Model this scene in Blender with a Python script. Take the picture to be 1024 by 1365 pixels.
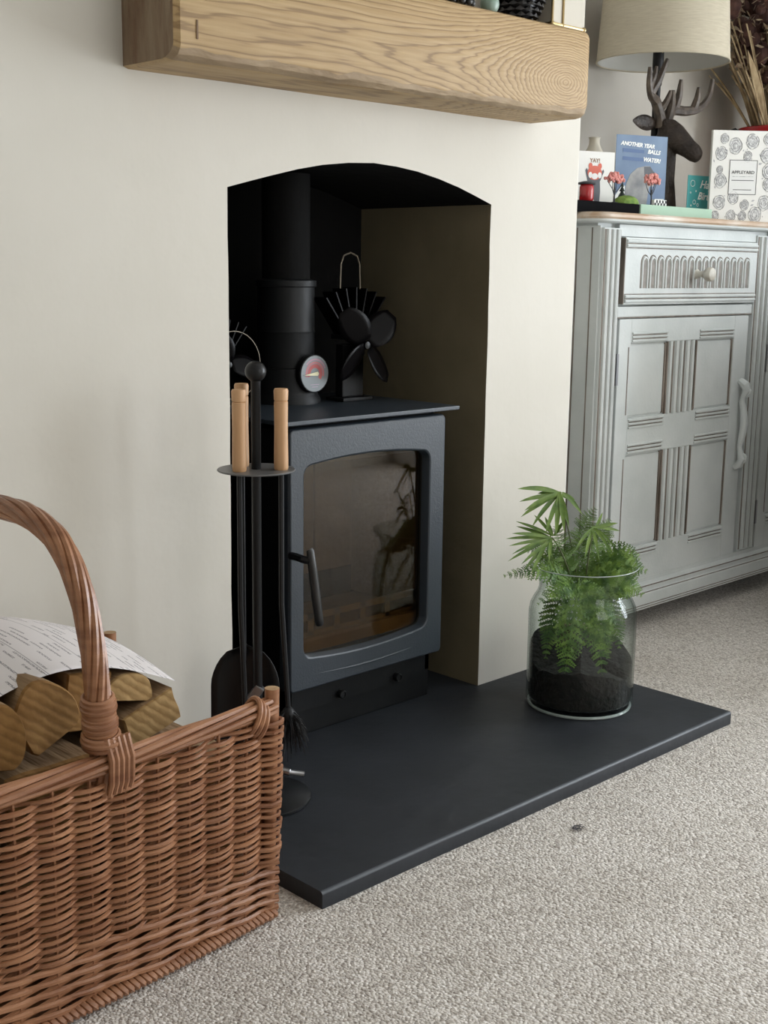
import bpy, bmesh, math, random
from mathutils import Vector, Matrix, noise
random.seed(7)
PI = math.pi
sc = bpy.context.scene
for o in list(bpy.data.objects):
    bpy.data.objects.remove(o, do_unlink=True)
COL = sc.collection

# ---------------------------------------------------------------- camera
yaw, pitch, roll = math.radians(44.358), math.radians(10.967), math.radians(0.721)
fw = Vector((math.sin(yaw)*math.cos(pitch), math.cos(yaw)*math.cos(pitch), -math.sin(pitch)))
r0 = Vector((math.cos(yaw), -math.sin(yaw), 0)); u0 = r0.cross(fw)
rr = math.cos(roll)*r0 + math.sin(roll)*u0; uu = -math.sin(roll)*r0 + math.cos(roll)*u0
cam_d = bpy.data.cameras.new('camera'); cam = bpy.data.objects.new('camera', cam_d); COL.objects.link(cam)
M3 = Matrix((rr, uu, -fw)).transposed()
cam.matrix_world = Matrix.Translation((-1.4178, -1.8627, 0.98976)) @ M3.to_4x4()
cam_d.sensor_fit = 'HORIZONTAL'; cam_d.sensor_width = 36; cam_d.lens = 1674.46/1024*36
cam_d.clip_start = 0.05
sc.camera = cam

# ---------------------------------------------------------------- world, daylight, exposure
w = bpy.data.worlds.new('world'); sc.world = w; w.use_nodes = True
w.node_tree.nodes['Background'].inputs[0].default_value = (0.72, 0.82, 1.0, 1)
w.node_tree.nodes['Background'].inputs[1].default_value = 1.0
def area(name, loc, rot, sx, sy, power, color):
    l = bpy.data.lights.new(name, 'AREA'); l.shape = 'RECTANGLE'; l.size = sx; l.size_y = sy
    l.energy = power; l.color = color
    o = bpy.data.objects.new(name, l); COL.objects.link(o); o.location = loc; o.rotation_euler = rot
    return o
# daylight entering through the window in the wall behind the camera
area('window_daylight', (3.19, -1.85, 1.08), (0, math.radians(90), 0), 1.9, 1.4, 128, (0.88, 0.94, 1.0))
# added soft fill light, set in an unseen window behind the camera
area('rear_fill_light', (0.35, -2.74, 1.30), (math.radians(90), 0, 0), 1.1, 1.3, 12, (1.0, 0.95, 0.88))
sc.view_settings.view_transform = 'Standard'; sc.view_settings.look = 'None'
sc.view_settings.gamma = 1; sc.view_settings.use_curve_mapping = False
sc.view_settings.exposure = 0.0

# ---------------------------------------------------------------- materials
def nd(nt, t, **kw):
    n = nt.nodes.new(t)
    for k, v in kw.items():
        if k in n.inputs: n.inputs[k].default_value = v
        else: setattr(n, k, v)
    return n
def c4(c): return (c[0], c[1], c[2], 1)
def mat(name, col, rough=0.5, metal=0.0, col2=None, scale=20, stretch=(1,1,1), bump=0.0, bscale=60, detail=4, spec=0.5, coat=0.0, lo=0.35, hi=0.65, sheen=0.0):
    m = bpy.data.materials.new(name); m.use_nodes = True; nt = m.node_tree
    b = nt.nodes['Principled BSDF']
    b.inputs['Base Color'].default_value = c4(col); b.inputs['Roughness'].default_value = rough
    b.inputs['Metallic'].default_value = metal; b.inputs['Specular IOR Level'].default_value = spec
    b.inputs['Coat Weight'].default_value = coat
    if sheen: b.inputs['Sheen Weight'].default_value = sheen
    tc = nd(nt, 'ShaderNodeTexCoord'); mp = nd(nt, 'ShaderNodeMapping'); mp.inputs['Scale'].default_value = stretch
    nt.links.new(tc.outputs['Object'], mp.inputs[0])
    if col2 is not None:
        n = nd(nt, 'ShaderNodeTexNoise', Scale=scale, Detail=detail)
        r = nd(nt, 'ShaderNodeValToRGB'); r.color_ramp.elements[0].color = c4(col); r.color_ramp.elements[1].color = c4(col2)
        r.color_ramp.elements[0].position = lo; r.color_ramp.elements[1].position = hi
        nt.links.new(mp.outputs[0], n.inputs['Vector']); nt.links.new(n.outputs['Fac'], r.inputs[0]); nt.links.new(r.outputs[0], b.inputs['Base Color'])
    if bump:
        n2 = nd(nt, 'ShaderNodeTexNoise', Scale=bscale, Detail=3.0)
        bp = nd(nt, 'ShaderNodeBump', Strength=bump, Distance=0.01)
        nt.links.new(mp.outputs[0], n2.inputs['Vector']); nt.links.new(n2.outputs['Fac'], bp.inputs['Height']); nt.links.new(bp.outputs[0], b.inputs['Normal'])
    return m
def ramp_set(r, stops):
    e = r.color_ramp.elements
    while len(e) < len(stops): e.new(0.5)
    for i, (p, c) in enumerate(stops): e[i].position = p; e[i].color = c4(c)

M = {}
M['wall'] = mat('painted_plaster', (0.645,0.615,0.550), 0.85, col2=(0.675,0.645,0.582), scale=3, bump=0.12, bscale=17, spec=0.2)
M['alcove'] = mat('taupe_alcove_wall', (0.475,0.445,0.395), 0.85, col2=(0.505,0.475,0.425), scale=3, bump=0.12, bscale=17, spec=0.2)  # same finish as the other walls, in a darker taupe
M['recess'] = mat('recess_shaded_plaster', (0.235,0.198,0.130), 0.9, col2=(0.195,0.165,0.105), scale=6, bump=0.2, bscale=30, spec=0.1)  # dimness of cream plaster inside the recess put into a dark olive colour
M['near_black'] = mat('near_black_matt', (0.012,0.012,0.012), 0.95, bump=0.2, bscale=30, spec=0.05)  # near black for recess back, left side and soffit, and the upper flue
M['ceiling'] = mat('ceiling_paint', (0.8,0.79,0.76), 0.9)
M['slate'] = mat('slate', (0.017,0.0195,0.024), 0.52, col2=(0.025,0.028,0.034), scale=7, bump=0.25, bscale=14, spec=0.36, lo=0.3, hi=0.7)
M['slate_edge'] = mat('slate_worn_edge', (0.06,0.068,0.08), 0.45, col2=(0.035,0.04,0.05), scale=9)
M['stove'] = mat('stove_black_paint', (0.026,0.035,0.046), 0.42, bump=0.08, bscale=300, spec=0.55)
M['stove_dark'] = mat('stove_matt_black', (0.006,0.0065,0.0075), 0.55, spec=0.22)
M['cast'] = mat('black_iron', (0.008,0.008,0.009), 0.5, spec=0.3)
M['fan_black'] = mat('fan_black', (0.0035,0.003,0.0035), 0.36, spec=0.12)
M['fan_wire'] = mat('fan_wire', (0.16,0.14,0.11), 0.45, metal=0.8)
M['flue_black'] = mat('flue_black', (0.011,0.012,0.013), 0.5, spec=0.25)
M['guard_metal'] = mat('log_guard_metal', (0.26,0.22,0.15), 0.5, metal=0.3)
M['satin'] = mat('satin_black_steel', (0.009,0.0095,0.0105), 0.34, spec=0.3)
M['steel'] = mat('dull_steel', (0.30,0.30,0.31), 0.35, metal=0.9)
M['steel_dark'] = mat('dark_steel', (0.06,0.06,0.06), 0.4, metal=0.7)
M['firebrick'] = mat('firebrick', (0.33,0.275,0.195), 0.9, col2=(0.25,0.205,0.145), scale=9, bump=0.2)
M['beech'] = mat('beech', (0.60,0.36,0.19), 0.5, col2=(0.52,0.30,0.15), scale=30, stretch=(1,1,.12), bump=0.05)
M['white_paint'] = mat('chalk_paint', (0.545,0.575,0.565), 0.55, col2=(0.61,0.635,0.625), scale=8, bump=0.08, bscale=120, spec=0.35)
M['wax'] = mat('brown_wax', (0.11,0.085,0.065), 0.6, col2=(0.24,0.20,0.165), scale=40, stretch=(1,1,.2))
M['flute'] = mat('taupe_wax_flute', (0.175,0.155,0.135), 0.6, col2=(0.25,0.225,0.20), scale=60)
M['cab_top'] = mat('worn_oak_top', (0.42,0.29,0.19), 0.45, col2=(0.62,0.55,0.47), scale=14, stretch=(.3,1,1), lo=0.42, hi=0.6)
M['knob'] = mat('aged_knob_paint', (0.55,0.53,0.47), 0.5, col2=(0.34,0.30,0.24), scale=50, lo=0.45, hi=0.7)
M['brass'] = mat('brass', (0.40,0.30,0.15), 0.35, metal=1.0)
M['paper_white'] = mat('white_card', (0.80,0.79,0.75), 0.7)
M['ink'] = mat('ink', (0.03,0.03,0.035), 0.7)
M['ink_grey'] = mat('grey_ink', (0.30,0.30,0.31), 0.8, col2=(0.6,0.6,0.6), scale=180, lo=0.4, hi=0.6)
M['black_card'] = mat('black_tray', (0.006,0.006,0.007), 0.9, spec=0.05)
M['mint'] = mat('mint_cover', (0.36,0.50,0.39), 0.8, spec=0.2)
M['deer'] = mat('bronze_resin', (0.020,0.013,0.010), 0.5, col2=(0.055,0.037,0.027), scale=25, bump=0.5, bscale=90, lo=0.4, hi=0.75)
M['soil'] = mat('soil', (0.006,0.005,0.004), 0.95, col2=(0.014,0.011,0.009), scale=60, bump=0.8, bscale=90)
M['fern'] = mat('fern_green', (0.050,0.118,0.016), 0.5, col2=(0.16,0.27,0.042), scale=45, lo=.4, hi=.62)
M['fern_pale'] = mat('asparagus_green', (0.085,0.17,0.035), 0.55, col2=(0.17,0.28,0.07), scale=30)
M['palm'] = mat('palm_green', (0.075,0.16,0.025), 0.38, col2=(0.20,0.31,0.06), scale=35)
M['stem'] = mat('plant_stem', (0.10,0.12,0.05), 0.6)
M['wicker'] = mat('willow', (0.205,0.080,0.036), 0.33, col2=(0.42,0.205,0.105), scale=16, stretch=(.6,.6,3.5), bump=0.08, bscale=200, spec=0.5, lo=0.3, hi=0.72)
M['wicker_cut'] = mat('cut_willow', (0.50,0.34,0.19), 0.6, col2=(0.36,0.22,0.11), scale=60)
M['cone'] = mat('black_cone', (0.012,0.011,0.011), 0.45, col2=(0.03,0.026,0.025), scale=60)
M['red'] = mat('red_enamel', (0.36,0.012,0.016), 0.25, spec=0.6)
M['pink'] = mat('pink_blossom', (0.72,0.33,0.29), 0.8, col2=(0.50,0.17,0.15), scale=90, lo=0.4, hi=0.62)
M['moss'] = mat('moss', (0.10,0.19,0.03), 0.8, col2=(0.18,0.28,0.05), scale=60, bump=0.5)
M['vase'] = mat('stone_vase', (0.50,0.46,0.38), 0.7, col2=(0.58,0.53,0.44), scale=20)
M['jade'] = mat('jade_stone', (0.20,0.28,0.23), 0.4, col2=(0.28,0.36,0.30), scale=30)
M['window_frame'] = mat('window_frame_paint', (0.8,0.8,0.8), 0.4)

def oak(name, light, mid, dark, knot=(0.80, 1.385)):
    m = bpy.data.materials.new(name); m.use_nodes = True; nt = m.node_tree; b = nt.nodes['Principled BSDF']
    b.inputs['Roughness'].default_value = 0.55; b.inputs['Specular IOR Level'].default_value = 0.35
    g = nd(nt, 'ShaderNodeNewGeometry')
    sub = nd(nt, 'ShaderNodeVectorMath', operation='SUBTRACT'); sub.inputs[1].default_value = (knot[0], -0.10, knot[1])
    mul = nd(nt, 'ShaderNodeVectorMath', operation='MULTIPLY'); mul.inputs[1].default_value = (0.20, 0.9, 1.0)
    nz = nd(nt, 'ShaderNodeTexNoise', Scale=7.0, Detail=3.0)
    st = nd(nt, 'ShaderNodeVectorMath', operation='MULTIPLY'); st.inputs[1].default_value = (0.3, 1, 1.2)
    sc_ = nd(nt, 'ShaderNodeVectorMath', operation='SCALE'); sc_.inputs['Scale'].default_value = 0.022
    add = nd(nt, 'ShaderNodeVectorMath', operation='ADD')
    wv = nd(nt, 'ShaderNodeTexWave', wave_type='RINGS', rings_direction='Y', Scale=60.0, Distortion=3.0, Detail=1.5)
    wv.inputs['Detail Scale'].default_value = 2.0
    fine = nd(nt, 'ShaderNodeTexNoise', Scale=60.0, Detail=4.0)
    fst = nd(nt, 'ShaderNodeVectorMath', operation='MULTIPLY'); fst.inputs[1].default_value = (0.12, 1, 2.4)
    L = nt.links.new
    sx_ = nd(nt, 'ShaderNodeSeparateXYZ'); cx_ = nd(nt, 'ShaderNodeCombineXYZ'); m4 = nd(nt, 'ShaderNodeMath', operation='MULTIPLY'); m4.inputs[1].default_value = 4.5
    th = nd(nt, 'ShaderNodeMath', operation='TANH'); m5 = nd(nt, 'ShaderNodeMath', operation='MULTIPLY'); m5.inputs[1].default_value = 0.62
    L(g.outputs['Position'], sub.inputs[0]); L(sub.outputs[0], sx_.inputs[0]); L(sx_.outputs[0], m4.inputs[0]); L(m4.outputs[0], th.inputs[0]); L(th.outputs[0], m5.inputs[0])
    L(m5.outputs[0], cx_.inputs[0]); L(sx_.outputs[1], cx_.inputs[1]); L(sx_.outputs[2], cx_.inputs[2]); L(cx_.outputs[0], mul.inputs[0]); L(g.outputs['Position'], st.inputs[0]); L(st.outputs[0], nz.inputs['Vector'])
    L(nz.outputs['Color'], sc_.inputs[0]); L(mul.outputs[0], add.inputs[0]); L(sc_.outputs[0], add.inputs[1]); L(add.outputs[0], wv.inputs['Vector'])
    L(g.outputs['Position'], fst.inputs[0]); L(fst.outputs[0], fine.inputs['Vector'])
    r = nd(nt, 'ShaderNodeValToRGB'); ramp_set(r, [(0.0, dark), (0.14, mid), (0.6, light), (1.0, light)])
    r2 = nd(nt, 'ShaderNodeValToRGB'); ramp_set(r2, [(0.35, (0.80,0.76,0.70)), (0.62, (1,1,1))])
    mx = nd(nt, 'ShaderNodeMix', data_type='RGBA', blend_type='MULTIPLY'); mx.inputs['Factor'].default_value = 0.8
    L(wv.outputs['Fac'], r.inputs[0]); L(fine.outputs['Fac'], r2.inputs[0]); L(r.outputs[0], mx.inputs['A']); L(r2.outputs[0], mx.inputs['B']); L(mx.outputs['Result'], b.inputs['Base Color'])
    bp = nd(nt, 'ShaderNodeBump', Strength=0.15, Distance=0.004); L(wv.outputs['Fac'], bp.inputs['Height']); L(bp.outputs[0], b.inputs['Normal'])
    return m
M['oak'] = oak('oak_beam', (0.45,0.315,0.160), (0.405,0.275,0.135), (0.27,0.175,0.085))
M['oak_end'] = mat('oak_end_grain', (0.17,0.10,0.055), 0.7, col2=(0.27,0.20,0.13), scale=14, stretch=(1,3,.6), bump=0.4)
M['oak_wane'] = mat('oak_waney_edge', (0.30,0.215,0.13), 0.7, col2=(0.39,0.29,0.18), scale=18, stretch=(.3,1,1), bump=0.5)

def carpet():
    m = bpy.data.materials.new('loop_pile_carpet'); m.use_nodes = True; nt = m.node_tree; b = nt.nodes['Principled BSDF']; L = nt.links.new
    b.inputs['Roughness'].default_value = 0.95; b.inputs['Specular IOR Level'].default_value = 0.1; b.inputs['Sheen Weight'].default_value = 0.2
    g = nd(nt, 'ShaderNodeNewGeometry')
    v = nd(nt, 'ShaderNodeTexVoronoi', Scale=215.0); L(g.outputs['Position'], v.inputs['Vector'])
    n = nd(nt, 'ShaderNodeTexNoise', Scale=150.0, Detail=3.0, Roughness=0.7); L(g.outputs['Position'], n.inputs['Vector'])
    n2 = nd(nt, 'ShaderNodeTexNoise', Scale=4.0, Detail=3.0); L(g.outputs['Position'], n2.inputs['Vector'])
    mixc = nd(nt, 'ShaderNodeMix', data_type='RGBA'); mixc.inputs['Factor'].default_value = 0.5
    L(v.outputs['Color'], mixc.inputs['A']); L(n.outputs['Color'], mixc.inputs['B'])
    bw = nd(nt, 'ShaderNodeRGBToBW'); L(mixc.outputs['Result'], bw.inputs[0])
    r = nd(nt, 'ShaderNodeValToRGB'); ramp_set(r, [(0.30, (0.39,0.345,0.30)), (0.5, (0.67,0.62,0.565)), (0.7, (0.86,0.815,0.765))])
    L(bw.outputs[0], r.inputs[0])
    r2 = nd(nt, 'ShaderNodeValToRGB'); ramp_set(r2, [(0.3, (0.86,0.85,0.83)), (0.7, (1,1,1))]); L(n2.outputs['Fac'], r2.inputs[0])
    mx = nd(nt, 'ShaderNodeMix', data_type='RGBA', blend_type='MULTIPLY'); mx.inputs['Factor'].default_value = 1.0
    L(r.outputs[0], mx.inputs['A']); L(r2.outputs[0], mx.inputs['B']); L(mx.outputs['Result'], b.inputs['Base Color'])
    ma = nd(nt, 'ShaderNodeMath', operation='SUBTRACT'); L(n.outputs['Fac'], ma.inputs[0]); L(v.outputs['Distance'], ma.inputs[1])
    bp = nd(nt, 'ShaderNodeBump', Strength=0.75, Distance=0.005); L(ma.outputs[0], bp.inputs['Height']); L(bp.outputs[0], b.inputs['Normal'])
    return m
M['carpet'] = carpet()

def glass(name, tint=(0.96,0.985,0.975), ior=1.45, edge=(0.5,0.56,0.54), mul=1.0):
    m = bpy.data.materials.new(name); m.use_nodes = True; nt = m.node_tree; L = nt.links.new
    nt.nodes.remove(nt.nodes['Principled BSDF']); out = nt.nodes['Material Output']
    t = nd(nt, 'ShaderNodeBsdfTransparent'); gl = nd(nt, 'ShaderNodeBsdfGlossy', Roughness=0.02)
    lw = nd(nt, 'ShaderNodeLayerWeight', Blend=0.5)
    mc = nd(nt, 'ShaderNodeMix', data_type='RGBA'); mc.inputs['A'].default_value = c4(tint); mc.inputs['B'].default_value = c4(edge)
    pw = nd(nt, 'ShaderNodeMath', operation='POWER'); pw.inputs[1].default_value = 3.5
    L(lw.outputs['Facing'], pw.inputs[0]); L(pw.outputs[0], mc.inputs['Factor']); L(mc.outputs['Result'], t.inputs[0])
    p5 = nd(nt, 'ShaderNodeMath', operation='POWER'); p5.inputs[1].default_value = 4.5; lw2 = nd(nt, 'ShaderNodeLayerWeight', Blend=0.5); L(lw2.outputs['Facing'], p5.inputs[0])
    f0 = ((ior-1)/(ior+1))**2
    ml = nd(nt, 'ShaderNodeMath', operation='MULTIPLY_ADD'); ml.inputs[1].default_value = (1-f0)*mul; ml.inputs[2].default_value = f0*mul; ml.use_clamp = True
    L(p5.outputs[0], ml.inputs[0])
    mx = nd(nt, 'ShaderNodeMixShader'); L(ml.outputs[0], mx.inputs[0]); L(t.outputs[0], mx.inputs[1]); L(gl.outputs[0], mx.inputs[2]); L(mx.outputs[0], out.inputs[0])
    return m
M['glass'] = glass('clear_glass', mul=0.6)
M['glass_glint'] = mat('pale_glass_glint', (0.42,0.47,0.46), 0.08, spec=0.6)  # opaque pale tone that paints in the highlight along the glass edges
M['stove_glass'] = glass('smoked_stove_glass', (0.62,0.54,0.42), 1.5, (0.45,0.40,0.32), 1.0)

def linen():
    m = bpy.data.materials.new('linen_shade'); m.use_nodes = True; nt = m.node_tree; L = nt.links.new; b = nt.nodes['Principled BSDF']; out = nt.nodes['Material Output']
    tc = nd(nt, 'ShaderNodeTexCoord'); mp = nd(nt, 'ShaderNodeMapping'); mp.inputs['Scale'].default_value = (30, 30, 400)
    n = nd(nt, 'ShaderNodeTexNoise', Scale=1.0, Detail=3.0); L(tc.outputs['Object'], mp.inputs[0]); L(mp.outputs[0], n.inputs['Vector'])
    r = nd(nt, 'ShaderNodeValToRGB'); ramp_set(r, [(0.3, (0.56,0.50,0.385)), (0.7, (0.68,0.62,0.49))]); L(n.outputs['Fac'], r.inputs[0]); L(r.outputs[0], b.inputs['Base Color'])
    b.inputs['Roughness'].default_value = 0.9; b.inputs['Specular IOR Level'].default_value = 0.1
    tr = nd(nt, 'ShaderNodeBsdfTranslucent'); tr.inputs[0].default_value = (0.6,0.5,0.36,1)
    mx = nd(nt, 'ShaderNodeMixShader'); mx.inputs[0].default_value = 0.25; L(b.outputs[0], mx.inputs[1]); L(tr.outputs[0], mx.inputs[2]); L(mx.outputs[0], out.inputs[0])
    return m
M['linen'] = linen()

def log_mat(name, a, b_, c):
    m = bpy.data.materials.new(name); m.use_nodes = True; nt = m.node_tree; L = nt.links.new; b = nt.nodes['Principled BSDF']
    b.inputs['Roughness'].default_value = 0.8; b.inputs['Specular IOR Level'].default_value = 0.2
    tc = nd(nt, 'ShaderNodeTexCoord')
    mp = nd(nt, 'ShaderNodeMapping'); mp.inputs['Rotation'].default_value = (0.3, 0.9, 0.2); mp.inputs['Scale'].default_value = (1, 1, 1); L(tc.outputs['Object'], mp.inputs[0])
    w1 = nd(nt, 'ShaderNodeTexWave', wave_type='BANDS', bands_direction='X', Scale=26.0, Distortion=2.5, Detail=4.0, )
    w1.inputs['Detail Scale'].default_value = 2.5
    n = nd(nt, 'ShaderNodeTexNoise', Scale=26.0, Detail=5.0)
    L(mp.outputs[0], w1.inputs['Vector']); L(tc.outputs['Object'], n.inputs['Vector'])
    r = nd(nt, 'ShaderNodeValToRGB'); ramp_set(r, [(0.0, c), (0.22, b_), (0.8, a)]); L(w1.outputs['Fac'], r.inputs[0])
    r2 = nd(nt, 'ShaderNodeValToRGB'); ramp_set(r2, [(0.3, (0.66,0.6,0.52)), (0.68, (1,1,1))]); L(n.outputs['Fac'], r2.inputs[0])
    mx = nd(nt, 'ShaderNodeMix', data_type='RGBA', blend_type='MULTIPLY'); mx.inputs['Factor'].default_value = 1.0
    L(r.outputs[0], mx.inputs['A']); L(r2.outputs[0], mx.inputs['B']); L(mx.outputs['Result'], b.inputs['Base Color'])
    bp = nd(nt, 'ShaderNodeBump', Strength=0.3, Distance=0.002); L(w1.outputs['Fac'], bp.inputs['Height']); L(bp.outputs[0], b.inputs['Normal'])
    return m
M['log_end'] = log_mat('sawn_log_end', (0.31,0.172,0.062), (0.29,0.158,0.056), (0.245,0.132,0.047))
M['log_end2'] = log_mat('pale_sawn_log_end', (0.47,0.315,0.145), (0.44,0.29,0.13), (0.35,0.22,0.095))
M['log_side'] = mat('split_log_side', (0.20,0.12,0.06), 0.85, col2=(0.32,0.21,0.11), scale=25, stretch=(1,.1,1), bump=0.6)
M['bark'] = mat('bark', (0.10,0.07,0.05), 0.9, col2=(0.2,0.15,0.11), scale=30, bump=0.9, bscale=40)

def letter_mat():
    m = bpy.data.materials.new('printed_letter'); m.use_nodes = True; nt = m.node_tree; L = nt.links.new; b = nt.nodes['Principled BSDF']
    b.inputs['Roughness'].default_value = 0.75
    uv = nd(nt, 'ShaderNodeUVMap'); sp = nd(nt, 'ShaderNodeSeparateXYZ'); L(uv.outputs[0], sp.inputs[0])
    def mth(op, a, bb=None, c=None):
        n = nd(nt, 'ShaderNodeMath', operation=op)
        for i, v in enumerate((a, bb, c)):
            if v is None: continue
            if isinstance(v, (int, float)): n.inputs[i].default_value = v
            else: L(v, n.inputs[i])
        return n.outputs[0]
    U, V = sp.outputs[1], sp.outputs[0]          # U: along lines, V: across lines
    row = mth('FLOOR', mth('MULTIPLY', V, 44.0)); fr = mth('FRACT', mth('MULTIPLY', V, 44.0))
    line = mth('MULTIPLY', mth('GREATER_THAN', fr, 0.34), mth('LESS_THAN', fr, 0.70))
    cv = nd(nt, 'ShaderNodeCombineXYZ'); L(mth('MULTIPLY', U, 7.0), cv.inputs[0]); L(mth('MULTIPLY', row, 3.7), cv.inputs[1])
    n1 = nd(nt, 'ShaderNodeTexNoise', Scale=1.0, Detail=0.0); L(cv.outputs[0], n1.inputs['Vector'])
    seg = mth('GREATER_THAN', n1.outputs['Fac'], 0.50)
    cv2 = nd(nt, 'ShaderNodeCombineXYZ'); L(mth('MULTIPLY', U, 170.0), cv2.inputs[0]); L(mth('MULTIPLY', V, 240.0), cv2.inputs[1])
    n2 = nd(nt, 'ShaderNodeTexNoise', Scale=1.0, Detail=1.0); L(cv2.outputs[0], n2.inputs['Vector'])
    let = mth('GREATER_THAN', n2.outputs['Fac'], 0.46)
    txt = mth('MULTIPLY', mth('MULTIPLY', line, seg), let)
    f2 = mth('FRACT', mth('MULTIPLY', V, 6.0)); rule = mth('LESS_THAN', f2, 0.022)
    ink = mth('MULTIPLY', mth('MAXIMUM', txt, mth('MULTIPLY', rule, 0.8)), 0.75)
    mx = nd(nt, 'ShaderNodeMix', data_type='RGBA'); mx.inputs['A'].default_value = (0.70,0.66,0.655,1); mx.inputs['B'].default_value = (0.13,0.12,0.13,1)
    L(ink, mx.inputs['Factor']); L(mx.outputs['Result'], b.inputs['Base Color'])
    return m
M['letter'] = letter_mat()

def flat(name, col, rough=0.6): 
    if name not in M: M[name] = mat(name, col, rough)
    return M[name]

# ---------------------------------------------------------------- mesh builder
class MB:
    def __init__(s): s.v = []; s.f = []; s.mi = []
    def add(s, vs, fs, mi=0):
        o = len(s.v); s.v += [tuple(v) for v in vs]; s.f += [tuple(i+o for i in f) for f in fs]; s.mi += [mi]*len(fs); return s
    def box(s, x0, x1, y0, y1, z0, z1, mi=0, bev=0.0):
        if bev <= 0:
            vs = [(x,y,z) for z in (z0,z1) for y in (y0,y1) for x in (x0,x1)]
            fs = [(0,2,3,1),(4,5,7,6),(0,1,5,4),(2,6,7,3),(0,4,6,2),(1,3,7,5)]
            return s.add(vs, fs, mi)
        bm = bmesh.new(); bmesh.ops.create_cube(bm, size=1)
        for v in bm.verts: v.co = Vector(((x0+x1)/2+v.co.x*(x1-x0), (y0+y1)/2+v.co.y*(y1-y0), (z0+z1)/2+v.co.z*(z1-z0)))
        bmesh.ops.bevel(bm, geom=bm.edges[:], offset=bev, segments=2, affect='EDGES', profile=0.6)
        bm.verts.index_update()
        s.add([v.co for v in bm.verts], [[v.index for v in f.verts] for f in bm.faces], mi); bm.free(); return s
    def tube(s, pts, r, n=6, closed=False, mi=0, caps=True, flat=1.0):
        pts = [Vector(p) for p in pts]; m = len(pts)
        rad = r if isinstance(r, (list, tuple)) else [r]*m
        tang = []
        for i in range(m):
            a = pts[i-1] if (i > 0 or closed) else pts[i]; b = pts[(i+1) % m] if (i < m-1 or closed) else pts[i]
            t = b-a; tang.append(t.normalized() if t.length > 1e-9 else Vector((0,0,1)))
        up = Vector((0,0,1)) if abs(tang[0].z) < 0.9 else Vector((1,0,0))
        nx = (up - tang[0]*up.dot(tang[0])).normalized(); vs = []
        for i in range(m):
            t = tang[i]; nx = (nx - t*nx.dot(t)); nx = nx.normalized() if nx.length > 1e-6 else t.orthogonal().normalized()
            ny = t.cross(nx)
            for k in range(n):
                a = 2*PI*k/n; vs.append(pts[i] + nx*(math.cos(a)*rad[i]) + ny*(math.sin(a)*rad[i]*flat))
        fs = []
        for i in range(m if closed else m-1):
            j = (i+1) % m
            for k in range(n): fs.append((i*n+k, i*n+(k+1)%n, j*n+(k+1)%n, j*n+k))
        if caps and not closed: fs.append(tuple(range(n-1,-1,-1))); fs.append(tuple((m-1)*n+k for k in range(n)))
        return s.add(vs, fs, mi)
    def lathe(s, prof, n=32, c=(0,0,0), axis='z', mi=0, ang=2*PI):
        vs = []; m = len(prof); full = abs(ang-2*PI) < 1e-6; nn = n if full else n+1
        for (r, h) in prof:
            for k in range(nn):
                a = ang*k/n; x, y = r*math.cos(a), r*math.sin(a)
                p = (x, y, h) if axis == 'z' else ((x, -h, y) if axis == '-y' else (h, x, y))
                vs.append((p[0]+c[0], p[1]+c[1], p[2]+c[2]))
        fs = []
        for i in range(m-1):
            for k in range(n):
                k2 = (k+1) % nn; fs.append((i*nn+k, i*nn+k2, (i+1)*nn+k2, (i+1)*nn+k))
        loop = prof[0] == prof[-1]
        if prof[0][0] > 1e-6 and full and not loop: fs.append(tuple(range(nn-1,-1,-1)))
        if prof[-1][0] > 1e-6 and full and not loop: fs.append(tuple((m-1)*nn+k for k in range(nn)))
        return s.add(vs, fs, mi)
    def prism(s, poly, fn, mi=0):
        """poly: 2d points; fn(p, side) -> 3d point for side 0/1"""
        n = len(poly); vs = [fn(p, 0) for p in poly] + [fn(p, 1) for p in poly]
        fs = [tuple(range(n)), tuple(range(2*n-1, n-1, -1))] + [(i, n+i, n+(i+1)%n, (i+1)%n) for i in range(n)]
        return s.add(vs, fs, mi)
    def loft(s, rings, caps=True, mi=0):
        n = len(rings[0]); vs = [p for r in rings for p in r]; fs = []
        for i in range(len(rings)-1):
            for k in range(n): fs.append((i*n+k, i*n+(k+1)%n, (i+1)*n+(k+1)%n, (i+1)*n+k))
        if caps: fs.append(tuple(range(n-1,-1,-1))); fs.append(tuple((len(rings)-1)*n+k for k in range(n)))
        return s.add(vs, fs, mi)
    def ball(s, c, r, n=12, sx=1, sy=1, sz=1, mi=0):
        prof = [(r*math.sin(PI*i/n), -r*math.cos(PI*i/n)) for i in range(n+1)]; prof[0] = (0, -r); prof[-1] = (0, r)
        o = len(s.v); s.lathe(prof, n*2, (0,0,0), mi=mi)
        for i in range(o, len(s.v)):
            v = s.v[i]; s.v[i] = (v[0]*sx+c[0], v[1]*sy+c[1], v[2]*sz+c[2])
        return s
    def xf(s, mtx, start=0):
        for i in range(start, len(s.v)): s.v[i] = tuple(mtx @ Vector(s.v[i]))
        return s
    def build(s, name, mats, parent=None, smooth=False, local=False, sharp=35, fix=True):
        me = bpy.data.meshes.new(name)
        off = Vector((0,0,0))
        if parent is not None and not local: off = Vector(parent.get('_org', (0,0,0)))
        me.from_pydata([tuple(Vector(v)-off) for v in s.v], [], s.f)
        if not isinstance(mats, (list, tuple)): mats = [mats]
        for m in mats: me.materials.append(M[m] if isinstance(m, str) else m)
        me.polygons.foreach_set('material_index', s.mi)
        if fix:
            bm = bmesh.new(); bm.from_mesh(me); bmesh.ops.remove_doubles(bm, verts=bm.verts[:], dist=1e-6)
            bmesh.ops.recalc_face_normals(bm, faces=bm.faces[:]); bm.to_mesh(me); bm.free()
        if smooth:
            me.polygons.foreach_set('use_smooth', [True]*len(me.polygons))
            me.set_sharp_from_angle(angle=math.radians(sharp))
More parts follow.
